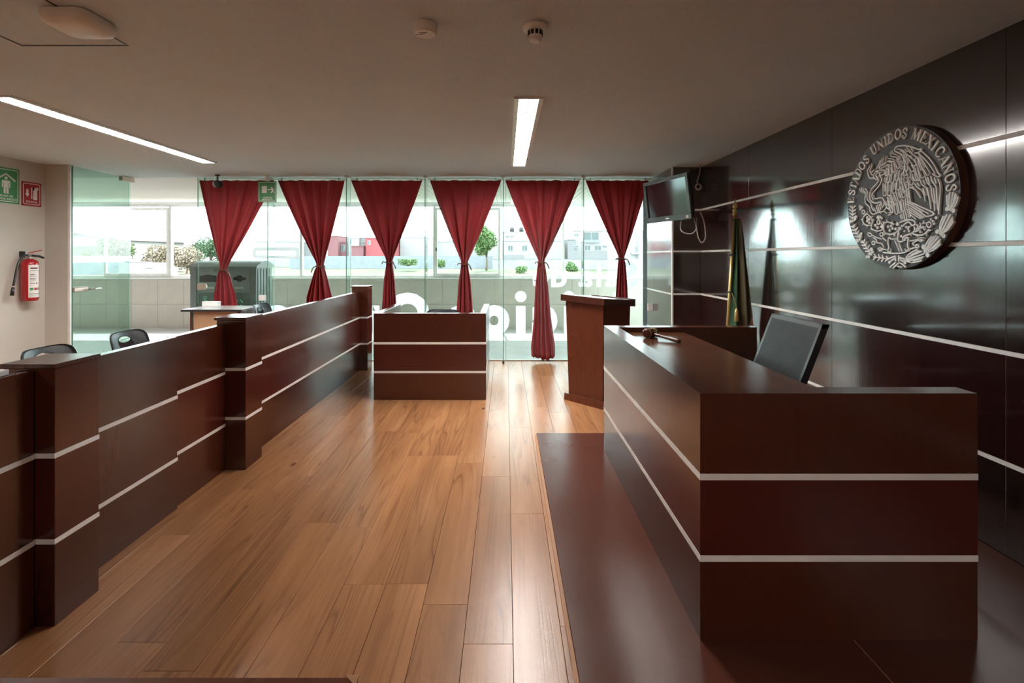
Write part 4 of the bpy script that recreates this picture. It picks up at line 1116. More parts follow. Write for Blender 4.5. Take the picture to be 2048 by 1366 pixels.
def blob(mb, view, c, r):
    p = Vector(view(c)); sc = (Vector(view((c[0]+r, c[1]))) - p).length
    CNT[0] += 1; hgt_ = EX-RH+(CNT[0]*5 % 13)*.00035
    n = 12; v = [(hgt_, EYc-(p.x+sc*math.cos(k*math.pi*2/n)), EZc+p.y+sc*math.sin(k*math.pi*2/n)) for k in range(n)]
    v2 = [(EX+.001, a[1], a[2]) for a in v]; mb.add(v+v2, [tuple(range(n))] + [(k,(k+1)%n,n+(k+1)%n,n+k) for k in range(n)])
def oval(mb, view, c, rx, ry, w=SW, rot=0):
    pts = []
    for k in range(12):
        a = k*math.pi/6; x, y = rx*math.cos(a), ry*math.sin(a)
        pts.append(view((c[0]+x*math.cos(rot)-y*math.sin(rot), c[1]+x*math.sin(rot)+y*math.cos(rot))))
    stroke(mb, pts, w, closed=True, n=2)

eg = MB()
# wing leading edge and lip
S(eg, vF, [(1215,85),(1140,98),(1000,48),(850,18),(720,18),(640,42),(600,92),(612,142),(680,175),(750,212),(800,285),(820,400),(825,520),(800,610),(752,680)], .012)
S(eg, vF, [(1212,92),(1185,138),(1130,178),(1060,180)], .012)
S(eg, vF, [(660,95),(740,98),(800,130),(830,165)], SW); S(eg, vF, [(720,135),(760,140),(800,175)])
S(eg, vF, [(545,128),(500,170),(490,235),(540,262),(610,275),(665,320),(692,410)], SW)
S(eg, vF, [(535,165),(560,180),(530,200)], .007); S(eg, vF, [(560,205),(640,225),(665,255)], .007)
for c, r in (((712,285),28),((742,400),30),((748,510),28)): oval(eg, vF, c, r, r*1.35, .007)
for b, t, w in (((830,190),(865,278),62),((850,315),(892,432),68),((868,470),(885,590),78),((835,610),(852,700),82),((775,690),(800,775),70)): feather(eg, vF, b, t, w)
for b, t, w in (((900,180),(1080,315),86),((925,265),(1070,470),92),((945,480),(1010,605),92),((915,630),(945,745),92),((835,755),(862,862),92),((945,790),(1015,905),112),((1040,640),(1110,810),112)): feather(eg, vF, b, t, w)
for b, t, w in (((215,150),(262,200),52),((312,168),(358,222),52)): feather(eg, vB, b, t, w, .007)
# primaries
S(eg, vB, [(512,205),(640,320),(750,470),(810,590),(858,650),(790,665),(715,615)], .0105)
S(eg, vB, [(470,240),(600,370),(700,500),(765,610)], SW)
for b, t, w in (((440,270),(650,640),74),((432,350),(555,690),84),((395,480),(452,745),86)): feather(eg, vB, b, t, w, SW, True)
feather(eg, vB, (315,700), (345,825), 92)
# lower wing streaks
for pts in ([(310,862),(400,900),(450,960),(503,1050)], [(395,800),(440,862),(520,922),(560,1010),(583,1112)], [(490,740),(520,812),(592,872),(622,970),(660,1110),(677,1250)],
            [(545,880),(565,940),(580,1000)], [(590,690),(622,782),(682,852),(702,1000),(740,1150),(752,1285)], [(628,872),(650,990),(682,1130)],
            [(688,660),(712,752),(782,852),(792,980),(802,1130),(818,1270)], [(728,880),(745,1000),(762,1150)], [(815,700),(852,800),(862,920),(846,1100),(830,1350)],
            [(432,778),(472,832)], [(540,725),(572,802)], [(632,680),(662,792)], [(748,690),(782,782)], [(345,850),(380,870)]):
    S(eg, vB, pts, .010)
# neck and body feathers
for pts in ([(448,308),(580,330),(560,378),(462,352)], [(430,372),(532,412),(510,462),(422,442)], [(430,472),(482,502),(462,552),(402,522)]): S(eg, vF, pts, .0078)
for b, t, w in (((615,350),(690,530),80),((560,420),(595,625),84),((495,510),(500,690),74),((430,570),(415,705),66),
                ((690,570),(640,815),92),((565,650),(530,870),86),((475,700),(438,870),76),((395,735),(368,845),62),
                ((740,740),(742,872),66),((690,815),(672,1030),96),((590,850),(570,1110),106),((480,880),(468,1165),104),((365,870),(370,1165),88),
                ((790,850),(852,1050),80),((755,930),(815,1200),92),((660,1050),(732,1292),94),((555,1130),(645,1365),92),((445,1170),(545,1395),86),
                ((880,880),(905,1005),78),((905,1030),(938,1300),84)): feather(eg, vF, b, t, w, .0085, t[1]-b[1] > 220)
for b, t, w in (((235,1060),(255,1275),62),((160,1100),(190,1300),62),((95,1130),(128,1335),62),((20,1150),(60,1360),62),((-60,1120),(-20,1330),62),((-130,1110),(-90,1250),60)): feather(eg, vB, b, t, w, .0085)
# head, crest, beak
S(eg, vF, [(185,545),(215,500),(250,430),(265,362)], .0115); S(eg, vF, [(240,505),(320,440),(402,380)], .008); S(eg, vF, [(262,545),(340,500),(405,468)], .008)
for a, b in (((282,440),(302,312)), ((330,375),(347,262)), ((395,352),(416,245)), ((250,540),(262,480)), ((320,470),(395,410))): S(eg, vF, [a, b], .008)
S(eg, vF, [(165,600),(230,582),(330,568),(376,592),(368,635),(320,682),(268,682),(258,645),(310,610)], .009)
S(eg, vF, [(225,600),(140,640),(112,700),(140,762),(190,790)], .009); S(eg, vF, [(215,625),(160,690),(190,745),(210,720)], .008)
for b, t, w in (((400,560),(395,640),50),((395,640),(390,700),44)): feather(eg, vF, b, t, w, .0075)
# snake
S(eg, vA, [(600,650),(640,730),(600,800),(520,890),(487,980),(487,1070),(530,1130),(600,1150),(680,1130),(692,1190)], .0105)
S(eg, vA, [(650,640),(692,700),(680,780),(612,880),(540,960),(520,1030),(545,1090)], .009)
S(eg, vA, [(550,1010),(572,1070),(680,1050),(732,1100),(735,1180),(692,1232)], .0095)
S(eg, vA, [(400,890),(440,930),(430,1020),(442,1090),(500,1150),(520,1230),(552,1290)], .0095)
S(eg, vA, [(380,930),(405,980),(390,1060),(402,1150),(470,1220),(480,1300),(532,1350),(600,1330)], .0095)
for a, b in (((300,888),(322,952)), ((328,870),(348,962)), ((354,880),(374,970))): S(eg, vA, [a, b], .009)
S(eg, vA, [(525,430),(520,490),(490,540),(500,600),(560,545)], .009); S(eg, vA, [(487,470),(440,550),(450,640),(482,695),(542,690)], .0095); S(eg, vA, [(490,605),(510,632),(545,640)], .007)
# claws and legs
for a, b in (((560,1240),(600,1330)), ((595,1200),(630,1310)), ((630,1180),(660,1290)), ((655,1170),(680,1260))): S(eg, vA, [a, b], .0085)
S(eg, vA, [(760,1160),(775,1220),(720,1300),(660,1330)], .009); S(eg, vA, [(580,1345),(640,1320),(700,1300)], .008)
for a, b in (((790,1240),(850,1270)), ((745,1300),(800,1335)), ((830,1330),(900,1310)), ((850,1180),(890,1250)), ((820,1370),(880,1350)), ((790,1160),(840,1210))): S(eg, vA, [a, b], .0085)
# tail
S(eg, vD, [(300,-70),(520,30),(772,150),(742,202),(650,222)], .0115)
for a, b in (((280,-60),(690,172)), ((330,10),(640,222)), ((330,52),(610,240)), ((325,95),(575,255)), ((325,140),(530,272)), ((340,190),(442,275)), ((250,-30),(560,140))): S(eg, vD, [a, b], .0085)
for b, t, w in (((150,190),(180,275),46), ((215,120),(250,285),66), ((290,90),(318,240),50)): feather(eg, vD, b, t, w, .0085)
S(eg, vD, [(135,340),(200,310),(260,300),(330,285),(420,320),(425,380),(370,395),(320,340),(250,350),(190,410),(160,400)], .0125)
part('eagle_relief', eg, M['emblemwhite'], EM)
# prickly pear, stone and water
np_ = MB()
S(np_, vC, [(430,150),(362,222),(350,300),(400,362),(490,375)], .0105); S(np_, vC, [(430,160),(500,232),(520,310)], .009)
S(np_, vC, [(545,275),(512,370),(520,440),(620,472),(705,450),(722,380),(690,330)], .0105)
S(np_, vC, [(740,330),(728,420),(752,505),(850,535),(950,505),(985,470)], .0115); S(np_, vC, [(740,330),(820,312),(925,350)], .010)
for c in ((432,230),(430,290),(470,260),(470,325),(585,370),(620,412),(690,395),(815,395),(870,380),(890,428),(845,462),(955,435)): blob(np_, vC, c, 20)
for a, b in (((350,260),(330,268)), ((365,340),(350,360)), ((440,370),(425,402)), ((520,430),(500,452)), ((620,470),(600,492)), ((740,320),(722,305)), ((800,305),(790,272)), ((880,330),(892,292)), ((770,520),(758,545)), ((850,530),(842,560)), ((910,520),(915,560)), ((950,500),(935,555)), ((430,150),(432,128)), ((500,230),(530,205)), ((545,280),(550,262))): S(np_, vC, [a, b], .0085)
oval(np_, vC, (357,128), 26, 36, .009); oval(np_, vC, (642,312), 26, 42, .009)
for c in ((305,70),(340,40),(300,20),(620,225),(645,240),(670,215),(695,240),(640,212)): blob(np_, vC, c, 19)
S(np_, vD, [(405,430),(412,500),(340,560),(220,600),(182,650),(182,705),(100,712),(82,660),(100,520)], .0115)
S(np_, vD, [(385,562),(500,592),(620,562),(695,480)], .0115); S(np_, vD, [(540,380),(500,482),(430,520)], .011)
S(np_, vD, [(450,380),(480,430),(450,470)], .012)
oval(np_, vD, (700,382), 44, 54, .010)
for c, r in (((835,250),28),((745,280),20),((775,315),20),((795,365),22),((590,435),24),((545,440),18),((600,470),20),((530,525),22),((250,430),20),((310,430),20),((215,510),18),((300,510),20),((290,465),16),((75,370),30),((130,460),30),((45,465),20),((150,610),20)): blob(np_, vD, c, r)
for a, b in (((680,490),(740,492)), ((630,560),(655,600)), ((460,590),(465,628)), ((340,560),(352,600)), ((590,310),(575,360)), ((520,350),(545,385)), ((640,350),(600,350))): S(np_, vD, [a, b], .0085)
S(np_, vC, [(862,615),(820,600),(808,690),(822,770),(800,835),(850,852),(862,805)], .0105)
S(np_, vD, [(228,690),(240,640),(290,640),(286,720),(280,800),(302,862),(270,900),(228,862)], .0105)
S(np_, vD, [(-200,925),(0,945),(200,932),(245,902)], .0105)
S(np_, vC, [(862,622),(970,615)], .009); S(np_, vC, [(940,650),(980,740),(1020,840)], .010); S(np_, vC, [(1012,700),(1042,782),(1072,842)], .010)
S(np_, vC, [(450,515),(480,510),(515,540),(495,572),(455,548)], .009, closed=True); S(np_, vC, [(530,552),(610,592),(690,618)], .009)
oval(np_, vC, (690,535), 30, 33, .010); S(np_, vC, [(715,595),(780,652)], .009); S(np_, vC, [(535,590),(595,632),(602,668)], .009)
oval(np_, vC, (550,690), 28, 31, .010); S(np_, vC, [(592,690),(692,702),(735,768)], .009)
S(np_, vC, [(620,805),(660,778),(702,802),(690,832),(640,835),(670,808)], .009); S(np_, vC, [(712,800),(782,815)], .010)
S(np_, vD, [(320,702),(470,672)], .009); S(np_, vD, [(600,650),(540,638),(490,672),(530,708),(590,690),(530,675)], .009)
S(np_, vD, [(478,692),(380,742),(405,785)], .009); oval(np_, vD, (462,805), 32, 32, .011); S(np_, vD, [(330,862),(410,832)], .010)
part('cactus_and_stone_relief', np_, M['emblemwhite'], EM)
# wreath of oak (left) and laurel (right), tied below
wr = MB()
def oak(p0, p1, w=56):
    a, b = Vector((p0[0],p0[1])), Vector((p1[0],p1[1])); d = b-a; ln = d.length; d.normalize(); nn = Vector((-d.y, d.x))
    S(wr, vC, [tuple(a), tuple(b)], .008)
    k = 0; n = max(4, int(ln/58))
    for i in range(n):
        c = a + d*ln*(i+.7)/n
        for s in (-1, 1):
            e = c + nn*s*w*(.75+.25*math.sin(math.pi*(i+.6)/n)) - d*38
            S(wr, vC, [tuple(c), tuple(e)], .0125)
for p0, p1 in (((165,10),(160,330)), ((170,365),(305,660)), ((345,645),(520,915)), ((545,945),(830,990))): oak(p0, p1)
for c in ((222,215),(215,255),(118,310),(318,525),(315,575),(230,640),(260,660),(520,810),(530,850),(432,940),(465,945)): blob(wr, vC, c, 21)
def laurel(base, tip, spread):
    b, t = Vector(base), Vector(tip); d = t-b; ln = d.length; d.normalize(); nn = Vector((-d.y, d.x))
    for k, (o1, o2, l1) in enumerate(((-.42,-.55,.80),(-.2,-.28,.98),(0,0,1.04),(.2,.28,.98),(.42,.55,.80))):
        S(wr, vE, [tuple(b), tuple(b+d*ln*.35+nn*o1*spread), tuple(b+d*ln*l1+nn*o2*spread)], .0115)
    for o1 in (-.32, .32): S(wr, vE, [tuple(b+d*ln*.42+nn*o1*spread), tuple(b+d*ln*.88+nn*o1*1.25*spread)], .0085)
for b, t in (((968,790),(992,645)), ((888,990),(968,832)), ((758,1140),(872,1012)), ((590,1205),(742,1150))): laurel(b, t, 88)
for c in ((942,778),(998,792),(862,966),(912,1000),(748,1092),(780,1160)): blob(wr, vE, c, 17)
for c, e in (((942,778),(966,785)), ((998,792),(972,788)), ((862,966),(885,990)), ((912,1000),(890,992)), ((748,1092),(755,1130)), ((780,1160),(762,1140))): S(wr, vE, [c, e], .008)
for a, b in (((940,930),(950,1012)), ((1010,925),(1010,1012)), ((835,975),(920,940)), ((850,1032),(920,982)), ((848,1132),(932,1052)), ((908,1152),(1002,1062)), ((990,1118),(1062,1132))): S(wr, vC, [a, b], .0125)
for pts in ([(140,1030),(250,1062),(330,1100)], [(140,1072),(212,1112)], [(110,1130),(180,1160),(232,1212)], [(40,1000),(45,1090)], [(105,995),(105,1090)]): S(wr, vD, pts, .0125)
blob(wr, vC, (830,1045), 20); blob(wr, vD, (235,1130), 22)
part('wreath_relief', wr, M['emblemwhite'], EM)

# serif lettering round the rim, one part per letter
TK, TN = .19, .075
def bar(x0, y0, x1, y1, w): return ('l', [(x0,y0),(x1,y1)], w)
def ser(x, y, h=.17): return ('l', [(x-h,y),(x+h,y)], .06)
def LET(ch):
    b = .97; o = .03
    if ch == 'I': return .42, [bar(.21,o,.21,b,TK), ser(.21,o), ser(.21,b)]
    if ch == 'E': return .72, [bar(.2,o,.2,b,TK), bar(.05,o,.66,o,.07), bar(.05,b,.62,b,.07), bar(.2,.5,.48,.5,.06), bar(.66,o,.66,.28,.06), bar(.62,b,.62,.74,.06), bar(.48,.4,.48,.6,.05)]
    if ch == 'T': return .74, [bar(.37,o,.37,b,TK), bar(.05,b,.69,b,.07), bar(.06,b,.06,.74,.06), bar(.68,b,.68,.74,.06), ser(.37,o)]
    if ch == 'A': return .86, [bar(.08,o,.42,b,TN), bar(.42,b,.70,o,TK), bar(.2,.34,.58,.34,.06), ser(.08,o,.13), ser(.70,o,.16)]
    if ch == 'N': return .86, [bar(.14,o,.14,b,TN), bar(.14,b,.70,o,TK), bar(.70,o,.70,b,TN), ser(.14,o,.14), ser(.70,b,.14), ser(.12,b,.1)]
    if ch == 'M': return 1.04, [bar(.12,o,.16,b,TN), bar(.16,b,.50,.06,TK), bar(.50,.06,.86,b,TN), bar(.86,b,.90,o,TK), ser(.12,o,.13), ser(.9,o,.15), ser(.14,b,.1), ser(.88,b,.1)]
    if ch == 'X': return .82, [bar(.10,b,.70,o,TK), bar(.10,o,.70,b,TN), ser(.10,o,.13), ser(.10,b,.15), ser(.70,o,.15), ser(.70,b,.13)]
    if ch == 'U': return .82, [('c',[(.17,b),(.17,.34),(.22,.13),(.40,.03),(.58,.10),(.67,.3),(.67,b)],.15), ser(.17,b,.15), ser(.67,b,.13)]
    if ch == 'D': return .82, [bar(.2,o,.2,b,TK), ('c',[(.06,b),(.35,b),(.62,.85),(.70,.5),(.62,.15),(.35,o),(.06,o)],.12)]
    if ch == 'O': return .82, [('cc',[(.41,b),(.66,.80),(.73,.5),(.66,.20),(.41,o),(.16,.20),(.09,.5),(.16,.80)],.15)]
    if ch == 'C': return .78, [('c',[(.68,.70),(.62,.88),(.40,b),(.18,.80),(.10,.5),(.18,.2),(.42,o),(.62,.10),(.70,.26)],.14), bar(.69,.68,.69,b,.05)]
    if ch == 'S': return .66, [('c',[(.55,.72),(.50,.90),(.32,b),(.14,.86),(.12,.70),(.30,.54),(.48,.42),(.55,.25),(.46,.08),(.30,o),(.14,.10),(.08,.28)],.145)]
pos = [('E',142,708),('S',152,640),('T',163,588),('A',186,536),('D',208,475),('O',236,420),('S',270,366),
       ('U',334,287),('N',388,242),('I',430,216),('D',470,192),('O',533,160),('S',588,152),
       ('M',688,160),('E',754,180),('X',808,212),('I',848,246),('C',898,288),('A',944,356),('N',972,432),('O',990,516),('S',996,598)]
LHt = .068
for ch, x, y in pos:
    a, b = e2w(x, y); ang = math.atan2(b, a); rad = math.hypot(a, b)
    rad = min(rad, .455-LHt*.5); rad = max(rad, .40)
    cx_, cy_ = rad*math.cos(ang), rad*math.sin(ang); rot = ang - math.pi/2
    wdt, els = LET(ch); mb = MB()
    def T(p):
        px, py = (p[0]-wdt/2)*LHt*.98, (p[1]-.5)*LHt
        return (cx_ + px*math.cos(rot) - py*math.sin(rot), cy_ + px*math.sin(rot) + py*math.cos(rot))
    for kind, pts, w in els:
        stroke(mb, [T(p) for p in pts], w*LHt, closed=(kind == 'cc'), smooth=(kind != 'l'), n=3, thin=1.0)
    part('letter', mb, M['emblemwhite'], EM)
# ------------------------------------------------------------------ outside: dry river bank, boundary wall, houses, trees
GZ = -1.5
def make_grass():
    m, nt, b = new_mat('dry_and_green_grass')
    v = coords(nt, (1, .25, 1)); n = noise(nt, v, .12, 5, .65); n2 = noise(nt, coords(nt), 1.5, 4)
    c = ramp(nt, n, [(.30, (.022,.036,.009)), (.46, (.038,.046,.013)), (.56, (.072,.05,.027)), (.7, (.06,.051,.04))])
    c = mix(nt, math_(nt,'MULTIPLY', n2, .45), c, (.032,.042,.012)); nt.links.new(c, b.inputs['Base Color'])
    b.inputs['Roughness'].default_value = .9; bump(nt, b, n2, .6, .3); return m
M['grass'] = make_grass()
M['road'] = plain('pale_road', (.5,.5,.52), .8)
M['house'] = plain('white_house_paint', (.27,.25,.26), .8, var=.03, vscale=.5)
M['houseb'] = plain('grey_house_paint', (.18,.17,.178), .8, var=.05, vscale=.5)
M['brick'] = plain('red_facade', (.28,.06,.07), .8)
M['darkbrick'] = plain('dark_red_facade', (.18,.07,.08), .8)
M['pane'] = plain('dark_window_pane', (.06,.075,.08), .15)
M['silo'] = plain('pale_tank_metal', (.12,.125,.128), .5, .0)
M['shed'] = plain('shed_sheet', (.35,.39,.38), .6)
M['trunk'] = plain('bark', (.12,.09,.06), .9)
M['leaf'] = plain('green_leaves', (.10,.17,.055), .6, var=.45, vscale=3)
M['leafdark'] = plain('dark_green_leaves', (.06,.11,.05), .6, var=.4, vscale=3)
M['leafdry'] = plain('dry_grey_leaves', (.2,.18,.12), .7, var=.35, vscale=3)
M['bluegrey'] = plain('bluish_wall_paint', (.19,.2,.225), .8, var=.1, vscale=1)
def make_graffiti():
    m, nt, b = new_mat('whitewashed_wall_with_graffiti')
    v = coords(nt, (1,1,1)); n = noise(nt, v, 1.05, 3, .5, 1.2)
    fr_ = math_(nt, 'FRACT', math_(nt,'MULTIPLY', n, 7.0))
    ln = ramp(nt, fr_, [(.0,1.0),(.10,1.0),(.13,0.0)])
    sp = noise(nt, coords(nt), .14, 2); msk = ramp(nt, sp, [(.46,0.0),(.5,1.0)])
    c = mix(nt, math_(nt,'MULTIPLY', ln, msk), (.28,.275,.29), (.08,.10,.17)); nt.links.new(c, b.inputs['Base Color'])
    b.inputs['Roughness'].default_value = .85; return m
M['graffiti'] = make_graffiti()

# ground: gently undulating
v, f = [], []; nx, ny = 60, 40; rnd = random.Random(3)
for j in range(ny+1):
    Y = 14 + (420-14)*(j/ny)**1.6
    for i in range(nx+1):
        X = -260 + 460*i/nx
        z = GZ - (.9 if Y < 50 else 0) + (.35*math.sin(X*.11+Y*.07)+.25*math.sin(X*.23-Y*.05) if 50 < Y < 112 else 0)
        v.append((X, Y, z))
for j in range(ny):
    for i in range(nx): a = j*(nx+1)+i; f.append((a,a+1,a+nx+2,a+nx+1))
tag(MB().add(v, f, True).build('grass_bank', M['grass']), 'dry and green grass bank outside the windows', 'grass', kind='stuff')

def house(name, label, cat, blocks, wins, Y0, depth=9.0, group=None):
    """blocks: (u0,u1,vtop,vbot,mat,dy); wins: (u0,u1,v0,v1,dy)"""
    u0 = min(b[0] for b in blocks); u1 = max(b[1] for b in blocks)
    r = thing(name, label, cat, (PX((u0+u1)/2,Y0), Y0, GZ), group=group)
    for (a, b, vt, vb, mt, dy) in blocks:
        Y = Y0+dy
        part('wall', box(PX(a,Y), PX(b,Y), Y, Y+depth, GZ, PZ(vt,Y)), M[mt], r)
        part('roof_edge', box(PX(a,Y)-.1, PX(b,Y)+.1, Y-.12, Y+depth, PZ(vt,Y), PZ(vt,Y)+.18), M[mt], r)
    for (a, b, vt, vb, dy) in wins:
        Y = Y0+dy; x0, x1, zb, zt = PX(a,Y), PX(b,Y), PZ(vb,Y), PZ(vt,Y)
        w = part('window', MB().box(x0-.1,x0,Y-.1,Y,zb-.1,zt+.1).box(x1,x1+.1,Y-.1,Y,zb-.1,zt+.1).box(x0,x1,Y-.1,Y,zt,zt+.1).box(x0,x1,Y-.1,Y,zb-.1,zb).box((x0+x1)/2-.06,(x0+x1)/2+.06,Y-.09,Y,zb,zt), M['house'], r)
        part('pane', box(x0, x1, Y-.05, Y-.02, zb, zt), M['pane'], r, parent=w)
    return r
H = house('house', 'white two-storey house with a wide upper window, right of the long curtain', 'house', [(1146,1236,462,520,'house',0),(1136,1150,480,520,'houseb',-1)],
      [(1167.5,1197,465,481,0),(1149,1156.5,468.5,471.5,0),(1147.5,1156,491.5,495.5,-1),(1170,1180,491.5,500.5,0),(1190,1201.5,492,500,0),(1205.5,1213,491.5,495,0)], 122)
part('balcony_rail', box(PX(1166,121.9), PX(1199,121.9), 121.2, 121.3, PZ(485,122), PZ(480,122)), M['bluegrey'], H)
part('garden_wall', box(PX(1136,119), PX(1215,119), 119, 119.3, GZ, PZ(501,119)), M['houseb'], H)
H = house('house', 'white house with one narrow balcony window beside the dark column', 'house', [(1244,1282,470,520,'house',1),(1277,1330,462,520,'house',0)], [(1270,1276.5,493,507,1)], 122)
part('balcony', box(PX(1263,122), PX(1281,122), 121.6, 123, PZ(508.5,122), PZ(505,122)), M['bluegrey'], H)
H = house('house', 'white house with two square windows seen through the middle panes', 'house', [(1008,1124,482,520,'house',0),(1004,1062,465,484,'house',3)],
      [(1016.5,1025,491.5,501,0),(1045,1054,491.5,501,0),(1021.5,1027,471.5,475,3),(1012,1018,471.5,475,3)], 122)
part('roof_tank', MB().lathe([(.6,0),(.6,1.2),(.2,1.5)], (PX(1024,126), 127, PZ(465,125)), n=12), M['black'], H)
part('roof_tank', MB().lathe([(.6,0),(.6,1.2),(.2,1.5)], (PX(1043,126), 127, PZ(465,125)), n=12), M['black'], H)
part('garden_wall', box(PX(1005,120), PX(1048,120), 120, 120.3, GZ, PZ(510,120)), M['houseb'], H)
H = house('house', 'long blank white building left of the middle window frame', 'house', [(800,868,475,512,'house',0),(868,910,484,512,'house',2)], [], 135)
part('antenna', MB().tube([(PX(838,136),136,PZ(475,136)),(PX(838,136),136,PZ(468,136))], .12, 5).box(PX(835,136),PX(842,136),135.9,136.1,PZ(471,136),PZ(470,136)), M['darkgrey'], H)
H = house('house', 'plain white block behind the leafy tree', 'house', [(895,1000,482,520,'house',0)], [(905,911,490,497,0)], 150)
house('house', 'bright red house seen left of the third curtain', 'house', [(731,790,477,511,'brick',0)], [(736,741,482,489,0)], 130)
house('house', 'white and grey house wedged against the bright red one', 'house', [(697,718,477,511,'house',0),(717,731,476,511,'houseb',1),(703,726,493,511,'darkbrick',-2)], [(723,729,484,489,1),(700,703,480,487,0)], 131)
house('house', 'dark red house half hidden by the second curtain', 'house', [(655,676,473,511,'darkbrick',0),(674,695,486,511,'darkbrick',2)], [(677,690,490,502,2)], 130)
H = house('house', 'long low white building under the frosted pictogram', 'house', [(510,600,484,512,'house',0),(592,625,486,512,'houseb',2)], [(535,542,491,494,0)], 150)
part('roof_structure', box(PX(551,151), PX(582,151), 151, 155, PZ(484,151), PZ(480.5,151)), M['houseb'], H)
house('house', 'pale low houses far away beyond the dry bushes', 'house', [(246,300,492,506,'house',0),(254,286,480,494,'houseb',8),(300,345,495,506,'house',3)], [], 230)
BW = thing('boundary_wall', 'long whitewashed boundary wall covered with graffiti', 'wall', (PX(1140,118), 118, GZ))
part('wall', box(PX(985,118), PX(1345,118), 118, 118.25, GZ-.1, PZ(519,118)), M['graffiti'], BW)
part('coping', box(PX(985,118), PX(1345,118), 117.95, 118.3, PZ(519,118), PZ(518,118)), M['houseb'], BW)
BW2 = thing('boundary_wall', 'bluish boundary wall left of the leafy tree', 'wall', (PX(800,126), 126, GZ))
part('wall', box(PX(580,126), PX(985,126), 126, 126.25, GZ-.1, PZ(512,126)), M['bluegrey'], BW2)

def tree(name, label, cat, u, vtop, vbot, wpx, Y, mat, seed, n=1500, trunk=True, group=None, ls=.5):
    n = int(n*2.6); ls *= .52
    rnd = random.Random(seed); zb, zt = GZ if trunk else PZ(vbot,Y), PZ(vtop,Y); x = PX(u,Y); rw = wpx*Y/F/2
    r = thing(name, label, cat, (x, Y, max(GZ, min(zb, zt))), group=group)
    zc0 = zb + (zt-zb)*(.28 if trunk else 0.02); v = []; f = []
    blobs = [(x+rnd.uniform(-.5,.5)*rw, Y+rnd.uniform(-.5,.5)*rw, zc0+(zt-zc0)*rnd.uniform(.2,.78), rw*rnd.uniform(.42,.62)) for _ in range(9)]
    for _ in range(n):
        bx_, by_, bz, br = rnd.choice(blobs)
        d = Vector((rnd.gauss(0,1), rnd.gauss(0,1), rnd.gauss(0,.8))).normalized(); p = Vector((bx_,by_,bz)) + d*br*rnd.uniform(.55,1.12)
        p.z = min(max(p.z, zc0), zt)
        s = ls*rnd.uniform(.5,1.2); e1 = Vector((rnd.gauss(0,1),rnd.gauss(0,1),rnd.gauss(0,1))).normalized(); e2 = e1.cross(Vector((rnd.gauss(0,1),rnd.gauss(0,1),rnd.gauss(0,1)))).normalized()
        b = len(v); v += [tuple(p-e1*s), tuple(p+e2*s*.6), tuple(p+e1*s), tuple(p-e2*s*.6)]; f.append((b,b+1,b+2,b+3))
    part('crown', MB().add(v, f), M[mat], r)
    mb = MB()
    if trunk:
        mb.tube([(x,Y,GZ-.3),(x+.2,Y,(zb+zc0)/2),(x,Y,(zc0+zt)/2)], [rw*.09,rw*.07,rw*.03], 7)
        for k in range(4):
            bb = blobs[k]; mb.tube([(x+.1,Y,zc0),(bb[0],bb[1],bb[2])], [rw*.05,rw*.015], 5)
    else:
        for k in range(5):
            bb = blobs[k]; mb.tube([(x+rnd.uniform(-.2,.2)*rw,Y,zb-.2),(bb[0],bb[1],bb[2])], [rw*.04,rw*.015], 5)
    part('branches', mb, M['trunk'], r)
tree('tree', 'tall leafy green tree outside, right of the fourth curtain', 'tree', 972, 442, 535, 56, 104, 'leaf', 1, 2600)
tree('tree', 'dark green tree outside behind the first curtain', 'tree', 420, 474, 520, 64, 110, 'leafdark', 2, 2400)
tree('tree', 'bushy green tree before the warehouse, seen through the glass door', 'tree', 232, 474, 512, 62, 60, 'leaf', 3, 2200, ls=.3)
tree('tree', 'far tree rising between the red houses', 'tree', 686, 470, 500, 26, 150, 'leafdark', 4, 900)
tree('bush', 'large dry bush outside left of the corridor window mullion', 'bush', 330, 492, 540, 66, 62, 'leafdry', 5, 2200, False, ls=.3)
tree('bush', 'pale dry bush outside just left of the recycling bin', 'bush', 382, 497, 545, 50, 60, 'leafdry', 6, 1800, False, ls=.3)
tree('bush', 'dry bush outside in the farther gap left of the recycling bin', 'bush', 372, 490, 520, 50, 85, 'leafdry', 7, 1500, True, ls=.4)
tree('bush', 'bright green shrub against the graffiti wall', 'bush', 1145, 524, 545, 26, 100, 'leaf', 8, 900, False, ls=.35)
tree('bush', 'low green shrub on the bank right of the middle window frame', 'bush', 882, 519, 534, 26, 105, 'leaf', 9, 700, False, ls=.35)
tree('bush', 'low green shrub on the bank beside the third curtain', 'bush', 815, 519, 530, 40, 110, 'leaf', 10, 700, False, ls=.35)
tree('bush', 'yellow-green tuft below the two-window house', 'bush', 1042, 533, 545, 26, 88, 'leaf', 11, 600, False, ls=.3)
tree('bush', 'light green bush under the warehouse gable', 'bush', 180, 494, 512, 40, 66, 'leaf', 12, 900, True, ls=.3)

# storage tanks and warehouse seen through the open glass door
ST = thing('storage_tank', 'wide pale cylindrical storage tank beyond the warehouse', 'tank', (PX(188,200), 200, GZ))
part('shell', MB().lathe([(8.1,GZ),(8.1,PZ(432,200)),(7.6,PZ(430,200))], (PX(188,200),200,0), n=40), M['silo'], ST)
part('ladder', box(PX(186,191), PX(187.5,191), 190.6, 191.8, GZ, PZ(433,191)), M['houseb'], ST)
ST = thing('storage_tank', 'narrow tall pale tank rising above the wide one', 'tank', (PX(191,215), 215, GZ))
part('shell', MB().lathe([(4.6,GZ),(4.6,PZ(396,215)),(.5,PZ(390,215))], (PX(191,215),215,0), n=32), M['silo'], ST)
SB = thing('plant_tower', 'white boxy tower at the left of the storage tanks', 'building', (PX(148,232), 232, GZ))
part('wall', box(PX(125,232), PX(168,232), 232, 242, GZ, PZ(398,232)), M['house'], SB)
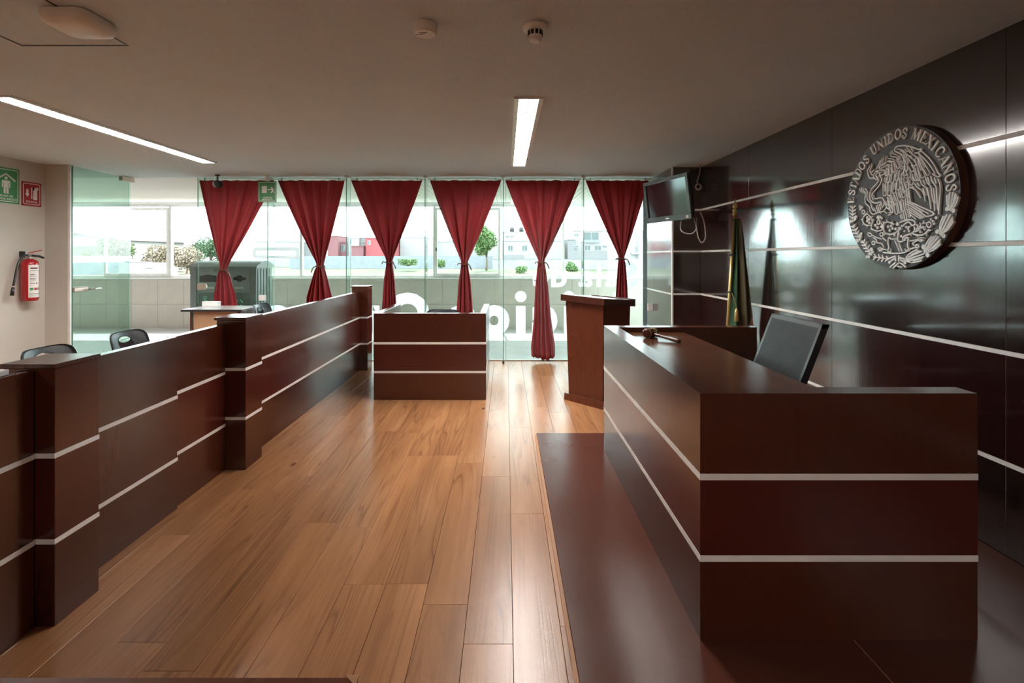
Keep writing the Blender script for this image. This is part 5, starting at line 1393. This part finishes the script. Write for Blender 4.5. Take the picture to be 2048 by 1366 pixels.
part('roof_edge', box(PX(124,232), PX(169,232), 231.8, 242, PZ(398,232), PZ(396,232)), M['houseb'], SB)
WH = thing('warehouse', 'pale gabled warehouse in front of the storage tanks', 'building', (PX(165,90), 90, GZ))
g = [(PX(95,90),GZ),(PX(225,90),GZ),(PX(225,90),PZ(476,90)),(PX(165,90),PZ(466,90)),(PX(95,90),PZ(474,90))]
part('gable_wall', MB().prism(g, 'y', 90, 110), M['shed'], WH)
part('roof', MB().prism([(PX(165,90),PZ(465,90)),(PX(238,90),PZ(478,90)),(PX(238,90),PZ(480,90)),(PX(165,90),PZ(467,90)),(PX(90,90),PZ(476,90)),(PX(90,90),PZ(474,90))], 'y', 88.5, 111), M['house'], WH)
part('door_opening', box(PX(120,89.9), PX(200,89.9), 89.8, 90, GZ, PZ(492,90)), M['leafdark'], WH)
FN = thing('bank_fence', 'low pale fence with dark posts seen through the glass door', 'fence', (PX(190,45), 45, GZ))
part('panel', box(PX(60,45), PX(262,45), 45, 45.1, PZ(519,45), PZ(512,45)), M['leafdry'], FN)
for u in (155, 189.5, 214, 239): part('post', box(PX(u-1,45), PX(u+1,45), 44.9, 45.0, GZ-.9, PZ(511,45)), M['houseb'], FN)
part('plinth', box(PX(60,45), PX(262,45), 44.8, 45.4, GZ-1.2, PZ(519,45)), M['bluegrey'], FN)
VN = thing('parked_van', 'white van parked outside left of the window mullion', 'van', (PX(290,44), 44, GZ-.9))
yv0 = 44
part('body', MB().prism([(PX(236,yv0),PZ(553,yv0)),(PX(328,yv0),PZ(553,yv0)),(PX(328,yv0),PZ(536,yv0)),(PX(312,yv0),PZ(533,yv0)),(PX(305,yv0),PZ(526,yv0)),(PX(238,yv0),PZ(525,yv0))], 'y', yv0, yv0+1.9), M['house'], VN)
part('side_window', MB().prism([(PX(289,yv0),PZ(538,yv0)),(PX(307,yv0),PZ(538,yv0)),(PX(303,yv0),PZ(535.5,yv0)),(PX(292,yv0),PZ(536,yv0))], 'y', yv0-.02, yv0), M['pane'], VN)
part('roof_rack', box(PX(249,yv0), PX(276,yv0), yv0+.1, yv0+1.7, PZ(525,yv0), PZ(523.8,yv0)), M['darkgrey'], VN)
for u in (254, 312): part('wheel', MB().lathe([(.34,0),(.34,.2)], (PX(u,yv0), yv0-.02, GZ-.9+.34), (0,1,0), n=18), M['black'], VN)
